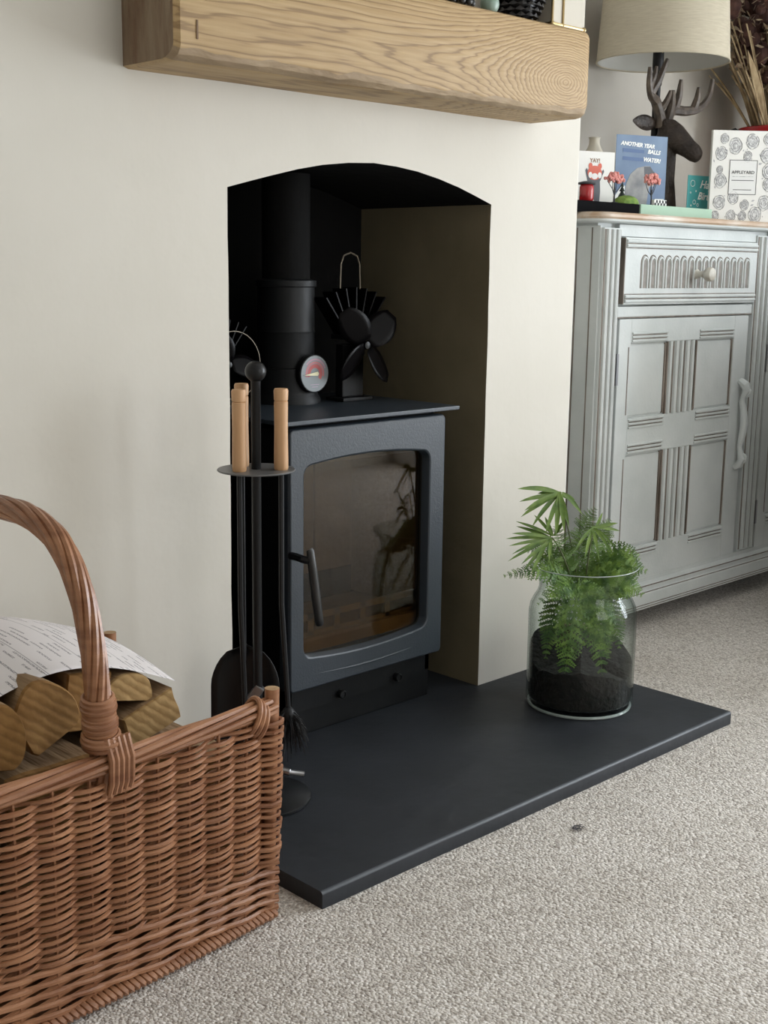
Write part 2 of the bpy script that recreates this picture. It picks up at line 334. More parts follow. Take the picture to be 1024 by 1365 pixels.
        me.update()
        o = bpy.data.objects.new(name, me); COL.objects.link(o)
        if parent is not None: o.parent = parent
        o['_org'] = tuple(off)
        return o
def tag(o, label, cat, group=None, kind=None):
    o['label'] = label; o['category'] = cat
    if group: o['group'] = group
    if kind: o['kind'] = kind
    return o
def thing(name, label, cat, loc, rz=0, group=None):
    o = bpy.data.objects.new(name, None); COL.objects.link(o); o.location = loc; o.rotation_euler = (0,0,rz); o.empty_display_size = 0.05
    o['_org'] = tuple(loc); return tag(o, label, cat, group)
def struct(o): o['kind'] = 'structure'; return o
def text_part(s, size, mat_, parent, mtx, name='lettering', bold=0.0, align='CENTER', shear=0.0):
    cu = bpy.data.curves.new(name, 'FONT'); cu.body = s; cu.size = size; cu.align_x = align; cu.align_y = 'CENTER'; cu.offset = bold; cu.extrude = 0.0003; cu.shear = shear; cu.resolution_u = 3
    t = bpy.data.objects.new('tmp_text', cu); COL.objects.link(t)
    dg = bpy.context.evaluated_depsgraph_get(); me = bpy.data.meshes.new_from_object(t.evaluated_get(dg))
    bpy.data.objects.remove(t, do_unlink=True); bpy.data.curves.remove(cu)
    me.transform(mtx); me.materials.clear(); me.materials.append(M[mat_] if isinstance(mat_, str) else mat_)
    o = bpy.data.objects.new(name, me); COL.objects.link(o); o.parent = parent; me.name = name
    return o

# ================================================================ STRUCTURE
XL, XR, YB, YA, ZC = -2.4, 3.15, -2.7, 0.64, 2.4
mb = MB()
NX, NY = 8, 8
mb.add([(XL,YB,0),(XR,YB,0),(XR,YA,0),(XL,YA,0),(XL,YB,-.05),(XR,YB,-.05),(XR,YA,-.05),(XL,YA,-.05)], [(0,1,2,3),(7,6,5,4),(0,4,5,1),(1,5,6,2),(2,6,7,3),(3,7,4,0)])
struct(mb.build('floor', 'carpet'))
struct(MB().box(XL, XR, YB, YA, ZC, ZC+.05).build('ceiling', 'ceiling'))
# fireplace wall with the arched opening
ARCH = [(0.0,1.130),(0.05,1.143),(0.106,1.157),(0.165,1.171),(0.228,1.183),(0.295,1.191),(0.364,1.195),(0.428,1.192),(0.488,1.186),(0.552,1.175),(0.614,1.161),(0.667,1.146),(0.72,1.130)]
XC = 1.035
D = 0.415
def rough_edge(x, z, k=0.0025):
    n = noise.noise(Vector((x*9, z*9, 3.1))); return n*k
mb = MB()
NV = 26
zs = [0.0 + 1.13*i/NV for i in range(NV+1)]
# left field, right field, top field as strips with a slightly hand-plastered edge
Lp = [(rough_edge(0, z), z) for z in zs]; Rp = [(0.72+rough_edge(5, z), z) for z in zs]
Lp[-1] = (0.0,1.13); Rp[-1] = (0.72,1.13)
vs = [(XL,0,z) for z in zs] + [(p[0],0,p[1]) for p in Lp]; n = NV+1
mb.add(vs, [(i, n+i, n+i+1, i+1) for i in range(NV)])
vs = [(p[0],0,p[1]) for p in Rp] + [(XC-0.012,0,z) for z in zs]
mb.add(vs, [(i, n+i, n+i+1, i+1) for i in range(NV)])
top = [(x,0,ZC) for x,z in ARCH] + [(x,0,z) for x,z in ARCH]; k = len(ARCH)
mb.add(top, [(i, k+i, k+i+1, i+1) for i in range(k-1)])
mb.add([(XL,0,1.13),(0,0,1.13),(0,0,ZC),(XL,0,ZC)], [(0,1,2,3)])
mb.add([(0.72,0,1.13),(XC-.012,0,1.13),(XC-.012,0,ZC),(0.72,0,ZC)], [(0,1,2,3)])
# softly rounded outer corner and return of the breast
corner = [(XC-.012+.012*math.sin(a*PI/12), .012-.012*math.cos(a*PI/12)) for a in range(7)]
vs = [(x,y,0) for x,y in corner] + [(x,y,ZC) for x,y in corner]
mb.add(vs, [(i, i+1, 8+i, 7+i) for i in range(6)])
mb.add([(XC,.012,0),(XC,YA,0),(XC,YA,ZC),(XC,.012,ZC)], [(0,1,2,3)])
o = struct(mb.build('wall_chimney_breast', 'wall', smooth=True, sharp=40))
# recess
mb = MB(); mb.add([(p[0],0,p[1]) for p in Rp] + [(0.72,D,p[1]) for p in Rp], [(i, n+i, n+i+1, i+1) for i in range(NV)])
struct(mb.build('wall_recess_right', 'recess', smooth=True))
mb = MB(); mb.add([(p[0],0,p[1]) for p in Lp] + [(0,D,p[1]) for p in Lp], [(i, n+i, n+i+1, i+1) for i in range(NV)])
struct(mb.build('wall_recess_left', 'near_black', smooth=True))
struct(MB().add([(0,D,0),(.72,D,0),(.72,D,1.2),(0,D,1.2)], [(0,1,2,3)]).build('wall_recess_back', 'near_black'))
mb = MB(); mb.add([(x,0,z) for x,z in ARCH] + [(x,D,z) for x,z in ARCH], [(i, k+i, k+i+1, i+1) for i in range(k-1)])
struct(mb.build('trim_1', 'near_black', smooth=True))
# alcove, other room walls
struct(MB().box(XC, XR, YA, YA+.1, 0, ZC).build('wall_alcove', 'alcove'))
mb = MB(); RW0, RW1, RZ0, RZ1 = -2.55, -1.15, .10, 2.06
mb.box(XR, XR+.12, YB, RW0, 0, ZC); mb.box(XR, XR+.12, RW1, YA+.1, 0, ZC); mb.box(XR, XR+.12, RW0, RW1, 0, RZ0); mb.box(XR, XR+.12, RW0, RW1, RZ1, ZC)
struct(mb.build('wall_right', 'wall'))
mb = MB()
for y in (RW0, RW0+.675, RW1-.05): mb.box(XR-.012, XR+.03, y, y+.05, RZ0, RZ1)
mb.box(XR-.012, XR+.03, RW0, RW1, RZ0, RZ0+.05); mb.box(XR-.012, XR+.03, RW0, RW1, RZ1-.05, RZ1)
struct(mb.build('window_2', 'window_frame'))
struct(MB().box(XL-.1, XL, YB-.1, .1, 0, ZC).build('wall_left', 'wall'))
WX0, WX1, WZ0, WZ1 = -.2, .9, 0.65, 1.95
mb = MB()
mb.box(XL, WX0, YB-.12, YB, 0, ZC); mb.box(WX1, XR+.1, YB-.12, YB, 0, ZC); mb.box(WX0, WX1, YB-.12, YB, 0, WZ0); mb.box(WX0, WX1, YB-.12, YB, WZ1, ZC)
struct(mb.build('wall_back', 'wall'))
mb = MB()
for x in (WX0, WX0+.525, WX1-.05): mb.box(x, x+.05, YB-.03, YB+.012, WZ0, WZ1)
mb.box(WX0, WX1, YB-.03, YB+.012, WZ0, WZ0+.05); mb.box(WX0, WX1, YB-.03, YB+.012, WZ1-.05, WZ1)
wf = struct(mb.build('window_1', 'window_frame'))  # unseen window, put in to carry the rear fill light
struct(MB().box(WX0-.08, WX1+.08, YB, YB+.14, WZ0-.035, WZ0, bev=.006).build('trim_2', 'window_frame'))
# skirting in the alcove and on the side walls
struct(MB().box(XC, XR, YA-.018, YA, 0, .12, bev=.004).build('baseboard_alcove', 'window_frame'))
struct(MB().box(XR-.018, XR, YB, YA, 0, .12, bev=.004).build('baseboard_right', 'window_frame'))

# ================================================================ HEARTH
HL, HR, HY, HT = -.21, 1.006, -.50, .029
bm = bmesh.new()
mb = MB()
prof = [(HY,0.0),(HY,HT-.005),(HY+.001,HT-.0025),(HY+.003,HT-.0006),(HY+.006,HT),(0.0,HT),(0.0,0.0)]
NXh = 60; rings = []
for i in range(NXh+1):
    x = HL + (HR-HL)*i/NXh; j = noise.noise(Vector((x*7, 1.3, 0)))*.0012
    rings.append([(x, y + (j if y < HY+.01 else 0), z) for y, z in prof])
mb.loft(rings)
for i in range(NXh):
    for k_ in (1, 2, 3): mb.mi[i*7+k_] = 1
hs = mb.build('hearth_slab', ['slate','slate_edge'], smooth=True, sharp=50)
hearth = hs; tag(hearth, 'dark slate hearth slab lying on the carpet in front of the stove', 'hearth')
MB().box(0.003, .717, 0.0, D-.002, 0, HT).build('rear_slab', 'slate', hearth, local=True)

# ================================================================ OAK MANTEL BEAM
mb = MB()
x0, x1, yf, z0, z1 = -.212, .864, -.150, 1.310, 1.489
NS = 110; rings = []; nmi = None
for i in range(NS+1):
    t = i/NS; x = x0 + (x1-x0)*t
    e0 = min(x-x0, 1); e1 = x1-x
    cR = 0.022; ins = 0.0
    if e1 < cR: ins = cR - math.sqrt(max(0, cR*cR-(cR-e1)**2))
    if e0 < .006: ins = max(ins, .006 - math.sqrt(max(0, .006**2-(.006-e0)**2)))
    wob = noise.noise(Vector((x*5, 0.4, 0)))
    ch = .020 + .011*wob + .005*noise.noise(Vector((x*21, 2.2, 0))); cz = .017 + .009*noise.noise(Vector((x*7+3, 5.1, 0))) + .005*noise.noise(Vector((x*26, 8, 0)))
    ch = max(.008, ch); cz = max(.006, cz)
    if t > .9: cz += .006*(t-.9)/.1
    bz = .003*noise.noise(Vector((x*3, 9, 0)))
    Y = yf + .002*noise.noise(Vector((x*4, 7, 0)))
    pr = [(0, z0+bz+ins*.6), (-.05, z0+bz+ins*.6), (Y+ch+.01+ins, z0+bz+ins*.6), (Y+ch+ins, z0+bz+.0015+ins*.6), (Y+ch*.35+ins, z0+cz*.45+ins*.6), (Y+.0015+ins, z0+cz+ins*.6), (Y+ins, z0+cz+.006+ins*.4),
          (Y+ins, (z0+z1)/2), (Y+ins, z1-.012-ins*.5), (Y+.004+ins, z1-.004-ins*.6), (Y+.012+ins, z1-ins*.7), (0, z1-ins*.7)]
    rings.append([(x, y, z) for y, z in pr])
n = len(rings[0]); vs = [p for r in rings for p in r]; o_ = 0
fs = []; mis = []
for i in range(NS):
    for k in range(n):
        fs.append((i*n+k, i*n+(k+1)%n, (i+1)*n+(k+1)%n, (i+1)*n+k)); mis.append(2 if k in (3, 4) else 0)
fs.append(tuple(range(n-1,-1,-1))); mis.append(1); fs.append(tuple(NS*n+k for k in range(n))); mis.append(1)
mb.v = vs; mb.f = fs; mb.mi = mis
mantel = tag(mb.build('mantel_beam', ['oak','oak_end','oak_wane'], smooth=True, sharp=28), 'chunky pale oak mantel beam with waney lower edge above the arched opening', 'mantel')
# small split in the face near the left end
MB().box(-.172, -.169, -.1515, -.149, 1.343, 1.372).build('split', 'oak_end', mantel)

# ================================================================ STOVE
ST = thing('wood_stove', 'black wood burning stove with a wide glass door in the arched recess', 'stove', (.3625, .18, HT))
SX0, SX1, SY = .140, .585, -.005
def rloop(x0, x1, z0, z1, r, bt=0.0, bb=0.0, m=10, kc=5):
    """rounded rectangle, counter-clockwise from bottom-left, with bowed top and bottom"""
    pts = []; cx = (x0+x1)/2; hw = (x1-x0)/2
    def bow(x, amp): t = (x-cx)/hw; return amp*(1-t*t)
    for i in range(m+1): x = x0+r+(x1-x0-2*r)*i/m; pts.append((x, z0-bow(x, bb)))
    for i in range(1, kc): a = -PI/2+PI/2*i/kc; x = x1-r+r*math.cos(a); pts.append((x, z0+r+r*math.sin(a)-bow(x, bb)))
    for i in range(m+1): pts.append((x1, z0+r+(z1-z0-2*r)*i/m))
    for i in range(1, kc): a = PI/2*i/kc; x = x1-r+r*math.cos(a); pts.append((x, z1-r+r*math.sin(a)+bow(x, bt)))
    for i in range(m+1): x = x1-r-(x1-x0-2*r)*i/m; pts.append((x, z1+bow(x, bt)))
    for i in range(1, kc): a = PI/2+PI/2*i/kc; x = x0+r+r*math.cos(a); pts.append((x, z1-r+r*math.sin(a)+bow(x, bt)))
    for i in range(m+1): pts.append((x0, z1-r-(z1-z0-2*r)*i/m))
    for i in range(1, kc): a = PI+PI/2*i/kc; x = x0+r+r*math.cos(a); pts.append((x, z0+r+r*math.sin(a)-bow(x, bb)))
    return pts
def ringloft(mb, loops, closed=True, mi=0):
    """loops: list of 3d loops of equal length, surface between successive loops (closed ring of loops)"""
    n = len(loops[0]); vs = [p for l in loops for p in l]; fs = []; L = len(loops)
    for i in range(L if closed else L-1):
        j = (i+1) % L
        for k in range(n): fs.append((i*n+k, i*n+(k+1)%n, j*n+(k+1)%n, j*n+k))
    mb.add(vs, fs, mi)
def inset(loop, d):
    cx = sum(p[0] for p in loop)/len(loop); cz = sum(p[1] for p in loop)/len(loop)
    out = []
    n = len(loop)
    for i in range(n):
        a, b = loop[i-1], loop[(i+1) % n]; tx, tz = b[0]-a[0], b[1]-a[1]; l = math.hypot(tx, tz) or 1
        out.append((loop[i][0]-tz/l*d, loop[i][1]+tx/l*d))
    return out
# body with an open front, so that the firebox can be seen through the pane
mb = MB(); t = .012
mb.box(SX0+.006, SX0+.006+t, .028, .36, .095, .687); mb.box(SX1-.006-t, SX1-.006, .028, .36, .095, .687)
mb.box(SX0+.006, SX1-.006, .348, .36, .095, .687); mb.box(SX0+.006, SX1-.006, .028, .36, .675, .687); mb.box(SX0+.006, SX1-.006, .028, .36, .095, .14)
mb.build('body', 'stove_dark', ST)
MB().box(SX0-.025, SX1+.024, -.022, .372, .690, .6985, bev=.0015).build('top_plate', 'stove', ST)
# door: rounded frame with the bowed window
O = rloop(SX0, SX1, .142, .681, .012); I = rloop(.179, .535, .214, .602, .018, .013, .012)
def y3(l, y): return [(p[0], y, p[1]) for p in l]
mb = MB()
ringloft(mb, [y3(O, .027), y3(O, SY+.006), y3(inset(O, .0025), SY+.001), y3(inset(O, .0045), SY), y3(inset(O, .0065), SY), y3(inset(I, -.0075), SY), y3(inset(I, -.005), SY), y3(inset(I, -.002), SY+.0015), y3(I, SY+.006), y3(I, .027)])
door = mb.build('door', 'stove', ST, smooth=True, sharp=25)
pane = MB().prism(inset(I, -.004), lambda p, s: (p[0], .018+.004*s, p[1])).build('pane', 'stove_glass', door)
# pressed crease below the window
mb = MB(); cr = []
for i in range(25):
    tt = i/24; x = .215 + .28*tt; cr.append((x, SY+.0005, .168 + .010*(1-(2*tt-1)**2)*-.6 + .004))
mb.tube(cr, [.0004+.0028*math.sin(PI*i/24) for i in range(25)], 8); mb.build('pressed_crease', 'stove', door, smooth=True)
# handle
mb = MB(); mb.tube([(.1445,-.004,.430),(.140,-.026,.432),(.136,-.050,.432),(.144,-.062,.430)], .0080, 8)
hb = mb.build('handle_bracket', 'cast', ST, smooth=True)
mb = MB(); hp = [(.1435,-.060,.4525),(.1445,-.062,.449),(.149,-.064,.410),(.156,-.065,.360),(.1645,-.064,.312),(.1675,-.063,.2985),(.168,-.063,.296)]
mb.tube(hp, [.0065,.0078,.0088,.0092,.0090,.0084,.0065], 12); mb.build('handle', 'steel_dark', ST, smooth=True)
# firebox
mb = MB(); 
for i, (a, b) in enumerate([(.165,.285),(.290,.435),(.440,.560)]): mb.box(a, b, .262, .28, .30, .66, bev=.004)
mb.build('rear_firebrick', 'firebrick', ST)
MB().box(.152+.006, .172, .05, .262, .24, .66).build('side_firebrick', 'firebrick', ST)
MB().box(.553, .567, .05, .262, .24, .66).build('side_firebrick', 'firebrick', ST)
MB().box(.16, .567, .035, .262, .205, .235).build('grate_bed', 'firebrick', ST)
MB().add([(.16,.03,.60),(.567,.03,.60),(.567,.27,.66),(.16,.27,.66)], [(0,1,2,3)]).build('baffle', 'firebrick', ST)
mb = MB(); mb.box(.165,.562,.050,.056,.268,.282); mb.box(.165,.562,.050,.056,.232,.244)
for x in (.165,.235,.31,.385,.46,.547): mb.box(x, x+.015, .050,.056,.232,.282)
mb.build('log_guard', 'guard_metal', ST)
# plinth, ash lip and air controls
MB().box(SX0+.022, SX1+.002, .036, .33, HT, .098, bev=.003).build('plinth', 'stove_dark', ST)
mb = MB(); mb.box(SX0+.03, SX1-.03, .026, .034, .085, .142); mb.build('air_panel', 'stove_dark', ST)
for x in (.300, .468):
    mb = MB(); mb.lathe([(0,.0),(.0085,.0),(.0095,.002),(.0095,.012),(.0082,.014),(.0070,.0142),(.0062,.012),(0,.012)], 20, (x+.004, .028, .100), '-y'); mb.build('air_control_knob', 'satin', ST, smooth=True)
# flue
FX, FY, FR = .360, .268, .062
mb = MB(); mb.lathe([(FR+.014,.6985),(FR+.014,.706),(FR+.008,.716),(FR+.006,.725),(FR+.006,.775),(FR,.777),(FR,.85),(FR+.0015,.853),(FR,.856),(FR,.948),(FR+.004,.950),(FR+.004,.962),(FR-.004,.964),(.052,.966)], 40, (FX,FY,0))
mb.build('flue_pipe', 'flue_black', ST, smooth=True)
mb = MB(); mb.lathe([(.052,.964),(.052,1.185)], 40, (FX,FY,0)); mb.build('flue_upper_pipe', 'near_black', ST, smooth=True)  # shade on the upper pipe put into its near-black colour

# stove-pipe thermometer
TX, TZ, TY = .373, .765, FY-FR-.012
TH = thing('flue_thermometer', 'round magnetic dial thermometer with red scale on the flue pipe', 'thermometer', (TX, FY-FR, TZ-.04))
mb = MB(); mb.lathe([(.040,-.010),(.0415,-.004),(.0415,.004),(.040,.006),(.037,.0062)], 40, (TX, TY, TZ), '-y'); mb.build('case', 'satin', TH, smooth=True)
MB().lathe([(0,.006),(.0385,.006),(.0385,.0066),(0,.0066)], 40, (TX, TY, TZ), '-y').build('dial', flat('dial_grey', (0.25,0.275,0.29), .5), TH)
def arc_band(r0, r1, a0, a1, y, nseg=28):
    mb = MB(); vs = []
    for i in range(nseg+1):
        a = math.radians(a0+(a1-a0)*i/nseg); c, s = math.cos(a), math.sin(a)
        vs += [(TX+r0*c, y, TZ+r0*s), (TX+r1*c, y, TZ+r1*s)]
    mb.add(vs, [(2*i, 2*i+1, 2*i+3, 2*i+2) for i in range(nseg)]); return mb
fy = TY-.0068
arc_band(.0125, .021, 200, -40, fy).build('inner_scale', flat('dial_red', (0.50,0.13,0.13)), TH)
arc_band(.0222, .0265, 195, -15, fy).build('middle_scale', flat('dial_pink', (0.52,0.20,0.22)), TH)
arc_band(.029, .0325, 140, 20, fy).build('outer_scale', flat('dial_rose', (0.48,0.28,0.35)), TH)
mb = MB()
for i in range(2): mb.box(TX-.012+.003*i, TX+.012-.003*i, fy, fy+.0002, TZ-.024-.005*i, TZ-.0228-.005*i)
mb.build('dial_print', flat('dial_print', (0.50,0.36,0.50)), TH)
mb = MB(); mb.add([(TX-.033,fy-.003,TZ-.002),(TX+.006,fy-.003,TZ-.0045),(TX+.009,fy-.003,TZ),(TX+.006,fy-.003,TZ+.0045),(TX-.033,fy-.002,TZ-.002),(TX+.006,fy-.002,TZ-.0045),(TX+.009,fy-.002,TZ),(TX+.006,fy-.002,TZ+.0045)], [(0,1,2,3),(7,6,5,4),(0,4,5,1),(1,5,6,2),(2,6,7,3),(3,7,4,0)])
mb.build('needle', flat('needle_cream', (0.85,0.80,0.55)), TH)

# heat powered fans
def fan(name, label, X, Y, guard=False, s=1.0, rz=0.0, spin=0.0):
    z = .6985
    F = thing(name, label, 'fan', (X, Y, z), rz)
    def P(a): return (a[0]*s, a[1]*s, a[2]*s)
    mb = MB(); mb.box(-.045*s,.045*s,-.03*s,.03*s,0,.008*s, bev=.002); mb.box(-.032*s,.032*s,-.012*s,.012*s,.008*s,.125*s, bev=.003)
    mb.build('base_block', 'cast', F, local=True)
    mb = MB()   # cooling fins spreading upwards like an open hand
    nf = 7
    for i in range(nf):
        a = math.radians(-38 + 76*i/(nf-1)); sn, cs = math.sin(a), math.cos(a)
        b0 = (-.024+.048*i/(nf-1)); L = .105
        pts = []
        for tt in (0, 1):
            for yy in (-.022, .022): pts.append((b0+sn*L*tt, yy, .145+cs*L*tt))
        w_ = .0016
        vs = [((p[0]-w_*cs)*s, p[1]*s, (p[2]+w_*sn)*s) for p in pts] + [((p[0]+w_*cs)*s, p[1]*s, (p[2]-w_*sn)*s) for p in pts]
        mb.add(vs, [(0,1,3,2),(4,6,7,5),(0,4,5,1),(2,3,7,6),(0,2,6,4),(1,5,7,3)])
    mb.build('cooling_fins', 'fan_black', F, local=True)
    MB().box(-.036*s,.036*s,-.024*s,.024*s,.136*s,.147*s, bev=.002).build('fin_base', 'cast', F, local=True)
    mb = MB(); mb.tube([P(q) for q in [(-.030,0,.245),(-.028,0,.30),(-.020,0,.318),(0,0,.325),(.020,0,.318),(.028,0,.30),(.030,0,.245)]], .0022*s, 8); mb.build('carry_handle', 'fan_wire', F, local=True, smooth=True)
    MB().lathe([(0,-.035*s),(.011*s,-.035*s),(.011*s,.0),(.008*s,.014*s),(0,.016*s)], 16, (0,-.045*s,.125*s), '-y').build('hub', 'satin', F, local=True, smooth=True)
    for kk in range(4 if not guard else 3):
        nb = 4 if not guard else 3
        a0 = 2*PI*kk/nb + spin
        mb = MB(); U, V = 7, 5; vs = []
        for i in range(U+1):
            for j in range(V+1):
                rr_ = .010 + .092*i/U; wd = .035*math.sin(PI*(.12+.80*(i/U)))**.7; q = (j/V-.5)*2*wd
                twist = .5; x_ = rr_*1.0; y_ = q
                xx = x_*math.cos(a0)-y_*math.cos(twist)*math.sin(a0); zz = x_*math.sin(a0)+y_*math.cos(twist)*math.cos(a0)
                vs.append((xx*s, (-.055 + y_*math.sin(twist))*s, (.125+zz)*s))
        mb.add(vs, [(i*(V+1)+j, i*(V+1)+j+1, (i+1)*(V+1)+j+1, (i+1)*(V+1)+j) for i in range(U) for j in range(V)])
        b = mb.build('blade', 'fan_black', F, local=True, smooth=True)
        sol = b.modifiers.new('thick', 'SOLIDIFY'); sol.thickness = .0012
    if guard:
        mb = MB(); mb.tube([((.094*math.cos(a))*s, -.075*s, (.125+.094*math.sin(a))*s) for a in [2*PI*i/36 for i in range(36)]], .0016*s, 6, closed=True)
        mb.build('guard_ring', 'fan_wire', F, local=True, smooth=True)
    return F
fan('stove_fan', 'black heat powered stove fan with wide blades right of the flue pipe', .500, .215, spin=.72)
fan('stove_fan', 'small black stove fan with wire guard half hidden by the wall left of the flue', .168, .262, guard=True, s=.74, spin=2.0)

# ================================================================ COMPANION SET
CX, CY = -.060, -.153
CS = thing('companion_stand', 'black round based stand with ball top holding the fireside tools', 'stand', (CX, CY, HT))
mb = MB(); mb.lathe([(0,HT),(.095,HT),(.097,HT+.002),(.097,HT+.006),(.094,HT+.008),(.02,HT+.010),(0,HT+.010)], 48, (CX,CY,0)); mb.build('base', 'satin', CS, smooth=True)
mb = MB(); mb.lathe([(.0085,HT+.008),(.0085,.795),(.010,.80),(.0085,.803)], 16, (CX,CY,0)); mb.build('pole', 'satin', CS, smooth=True)
mb = MB(); mb.ball((CX,CY,.813), .0185, 14); mb.build('ball_top', 'satin', CS, smooth=True)
PZ = .640; PR = .0675
mb = MB(); mb.lathe([(0,PZ),(PR,PZ),(PR+.001,PZ+.0015),(PR,PZ+.003),(0,PZ+.003)], 48, (CX,CY,0)); mb.build('hanging_plate', flat('plate_grey', (0.12,0.12,0.12), .35), CS, smooth=True)
RV = Vector((.715,-.699,0)); DV = Vector((-.699,-.715,0))   # to the right of / towards the viewer, for hanging positions
def spot(a, d): return Vector((CX,CY,0)) + RV*a + DV*d
def handle(mb_parent, c, top=.785, bot=.643, r=.0125):
    mb = MB(); h = top-bot
    mb.lathe([(0,bot),(r*.92,bot),(r,bot+.003),(r,bot+.1*h),(r*.94,bot+.5*h),(r*.97,top-.026),(r*.97,top-.0235),(r*.86,top-.022),(r*.97,top-.0205),(r*1.02,top-.004),(r*.9,top-.0005),(0,top)], 20, (c.x,c.y,0))
    return mb.build('handle', 'beech', mb_parent, smooth=True)
# poker
c = spot(-.026, .030); T = thing('fireside_poker', 'fireside poker with beech handle hanging nearest the basket', 'poker', (c.x,c.y,HT+.011))
handle(T, c)
e = spot(-.016, .050)
mb = MB(); mb.tube([(c.x,c.y,.643),(c.x,c.y,.40),(c.x+.004,c.y-.004,.24),(e.x,e.y,.125)], .0048, 8); mb.build('rod', 'cast', T, smooth=True)
q = e + RV*.104 + DV*.014
mb = MB(); mb.tube([(e.x,e.y,.128),(e.x+.01,e.y-.008,.119),(q.x-.02,q.y+.015,.108),(q.x-.0195,q.y+.0145,.108),(q.x,q.y,.104)], [.005,.0065,.0068,.0052,.005], 10); mb.build('hook', 'steel', T, smooth=True)
# brush
c = spot(.044, .004); e = spot(.056, .012); T = thing('hearth_brush', 'hearth brush with beech handle and black bristles on the right of the stand', 'brush', (c.x,c.y,HT+.011))
handle(T, c)
mb = MB(); mb.tube([(c.x,c.y,.643),(c.x,c.y,.40),(e.x,e.y,.205)], .0048, 8); mb.build('rod', 'cast', T, smooth=True)
mb = MB(); mb.ball((e.x,e.y,.195), .013, 8, sz=1.3); mb.build('brush_head', 'cast', T, smooth=True)
mb = MB(); rnd = random.Random(3)
for i in range(260):
    a = rnd.uniform(0,2*PI); s_ = rnd.uniform(.2,1); z_ = rnd.uniform(.17,.205); l = rnd.uniform(.04,.07)
    p0 = Vector((e.x+.010*math.cos(a)*s_, e.y+.010*math.sin(a)*s_, z_)); p1 = p0 + Vector((math.cos(a)*.028*s_, math.sin(a)*.028*s_, -l*(.4+.6*rnd.random())))
    mb.tube([p0, (p0+p1)/2+Vector((math.cos(a)*.004,math.sin(a)*.004,.003)), p1], [.0009,.0009,.0005], 3, caps=False)
br = mb.build('bristles', 'cast', T, fix=False); br['kind'] = 'stuff'
# shovel
c = spot(-.028, -.028); T = thing('hearth_shovel', 'black hearth shovel with beech handle and rounded blade hanging behind the poker', 'shovel', (c.x,c.y,HT+.011))
handle(T, c, top=.790)
mb = MB(); mb.tube([(c.x,c.y,.643),(c.x,c.y,.36),(c.x,c.y,.285)], .0048, 8); mb.build('rod', 'cast', T, smooth=True)
bc = spot(-.026, -.034)
mb = MB(); U, V = 20, 10; vs = []
for i in range(U+1):
    tt = i/U; zz = .312 - .255*tt; hw = .063*min(1, math.sqrt(max(0, 1-(1-min(1, tt/.36))**2))+.03) 
    for j in range(V+1):
        a = (j/V-.5)*2; p = bc + RV*(a*hw) - DV*(.012*(1-a*a)) + DV*(.018*tt)
        vs.append((p.x, p.y, zz))
mb.add(vs, [(i*(V+1)+j, i*(V+1)+j+1, (i+1)*(V+1)+j+1, (i+1)*(V+1)+j) for i in range(U) for j in range(V)])
bl = mb.build('blade', 'satin', T, smooth=True); so = bl.modifiers.new('thick', 'SOLIDIFY'); so.thickness = .002
mb = MB(); mb.box(-.009,.009,-.009,.009,-.016,.016, bev=.002)
p_ = spot(-.004, .0); mb.xf(Matrix.Translation((p_.x, p_.y, .232)) @ Matrix.Rotation(math.radians(-44), 4, 'Z') @ Matrix.Rotation(math.radians(35), 4, 'Y'))
mb.build('socket_block', 'steel', T)

# ================================================================ FERN JAR
JX, JY = .798, -.235; JZ = HT
J = thing('fern_terrarium', 'clear glass jar of ferns planted in dark soil standing on the slate hearth', 'terrarium', (JX,JY,JZ))
outer = [(0,.0),(.108,.0),(.1165,.004),(.1195,.012),(.1195,.03),(.1195,.215),(.117,.231),(.110,.246),(.1025,.258),(.0985,.270),(.0985,.280),(.102,.294),(.110,.308),(.1185,.319),(.1195,.3215),(.1185,.3235)]
inner = [(.1155,.3205),(.107,.310),(.099,.296),(.0955,.281),(.0955,.269),(.0995,.257),(.107,.244),(.1135,.229),(.116,.214),(.116,.03),(.114,.018),(.105,.013),(0,.013)]
mb = MB(); mb.lathe([(r,h+JZ) for r,h in outer+inner], 64, (JX,JY,0)); mb.build('glass_jar', 'glass', J, smooth=True, sharp=60)
mb = MB(); prof = [(0,.014),(.104,.014),(.1125,.019),(.1145,.03)]
NA = 48; rings = []
for r_, h in prof[1:]: rings.append([(JX+r_*math.cos(2*PI*k/NA), JY+r_*math.sin(2*PI*k/NA), JZ+h) for k in range(NA)])
def soil_h(a): return .092 + .016*noise.noise(Vector((math.cos(a)*1.4, math.sin(a)*1.4, .5))) + .006*noise.noise(Vector((math.cos(a)*6, math.sin(a)*6, 2)))
def bank(a, f): d_ = (math.cos(a)*DV.x+math.sin(a)*DV.y)*f; return .055*max(0, min(1, .45-d_*.9))**1.3
for f in (1.0,): rings.append([(JX+.1145*math.cos(2*PI*k/NA), JY+.1145*math.sin(2*PI*k/NA), JZ+soil_h(2*PI*k/NA)+bank(2*PI*k/NA, 1)) for k in range(NA)])
for f in (.8,.5,.2): rings.append([(JX+.1145*f*math.cos(2*PI*k/NA), JY+.1145*f*math.sin(2*PI*k/NA), JZ+soil_h(2*PI*k/NA)+bank(2*PI*k/NA, f)+.02*(1-f)+.005*noise.noise(Vector((k*.9,f*9,1)))) for k in range(NA)])
mb.loft(rings); mb.build('soil', 'soil', J, smooth=True)
mb = MB(); mb.tube([(JX+.1135*math.cos(a), JY+.1135*math.sin(a), JZ+.0045) for a in [2*PI*i/64 for i in range(64)]], .0034, 8, closed=True); mb.build('base_glint', 'glass_glint', J, smooth=True)  # ring that draws the base highlight as a pale colour
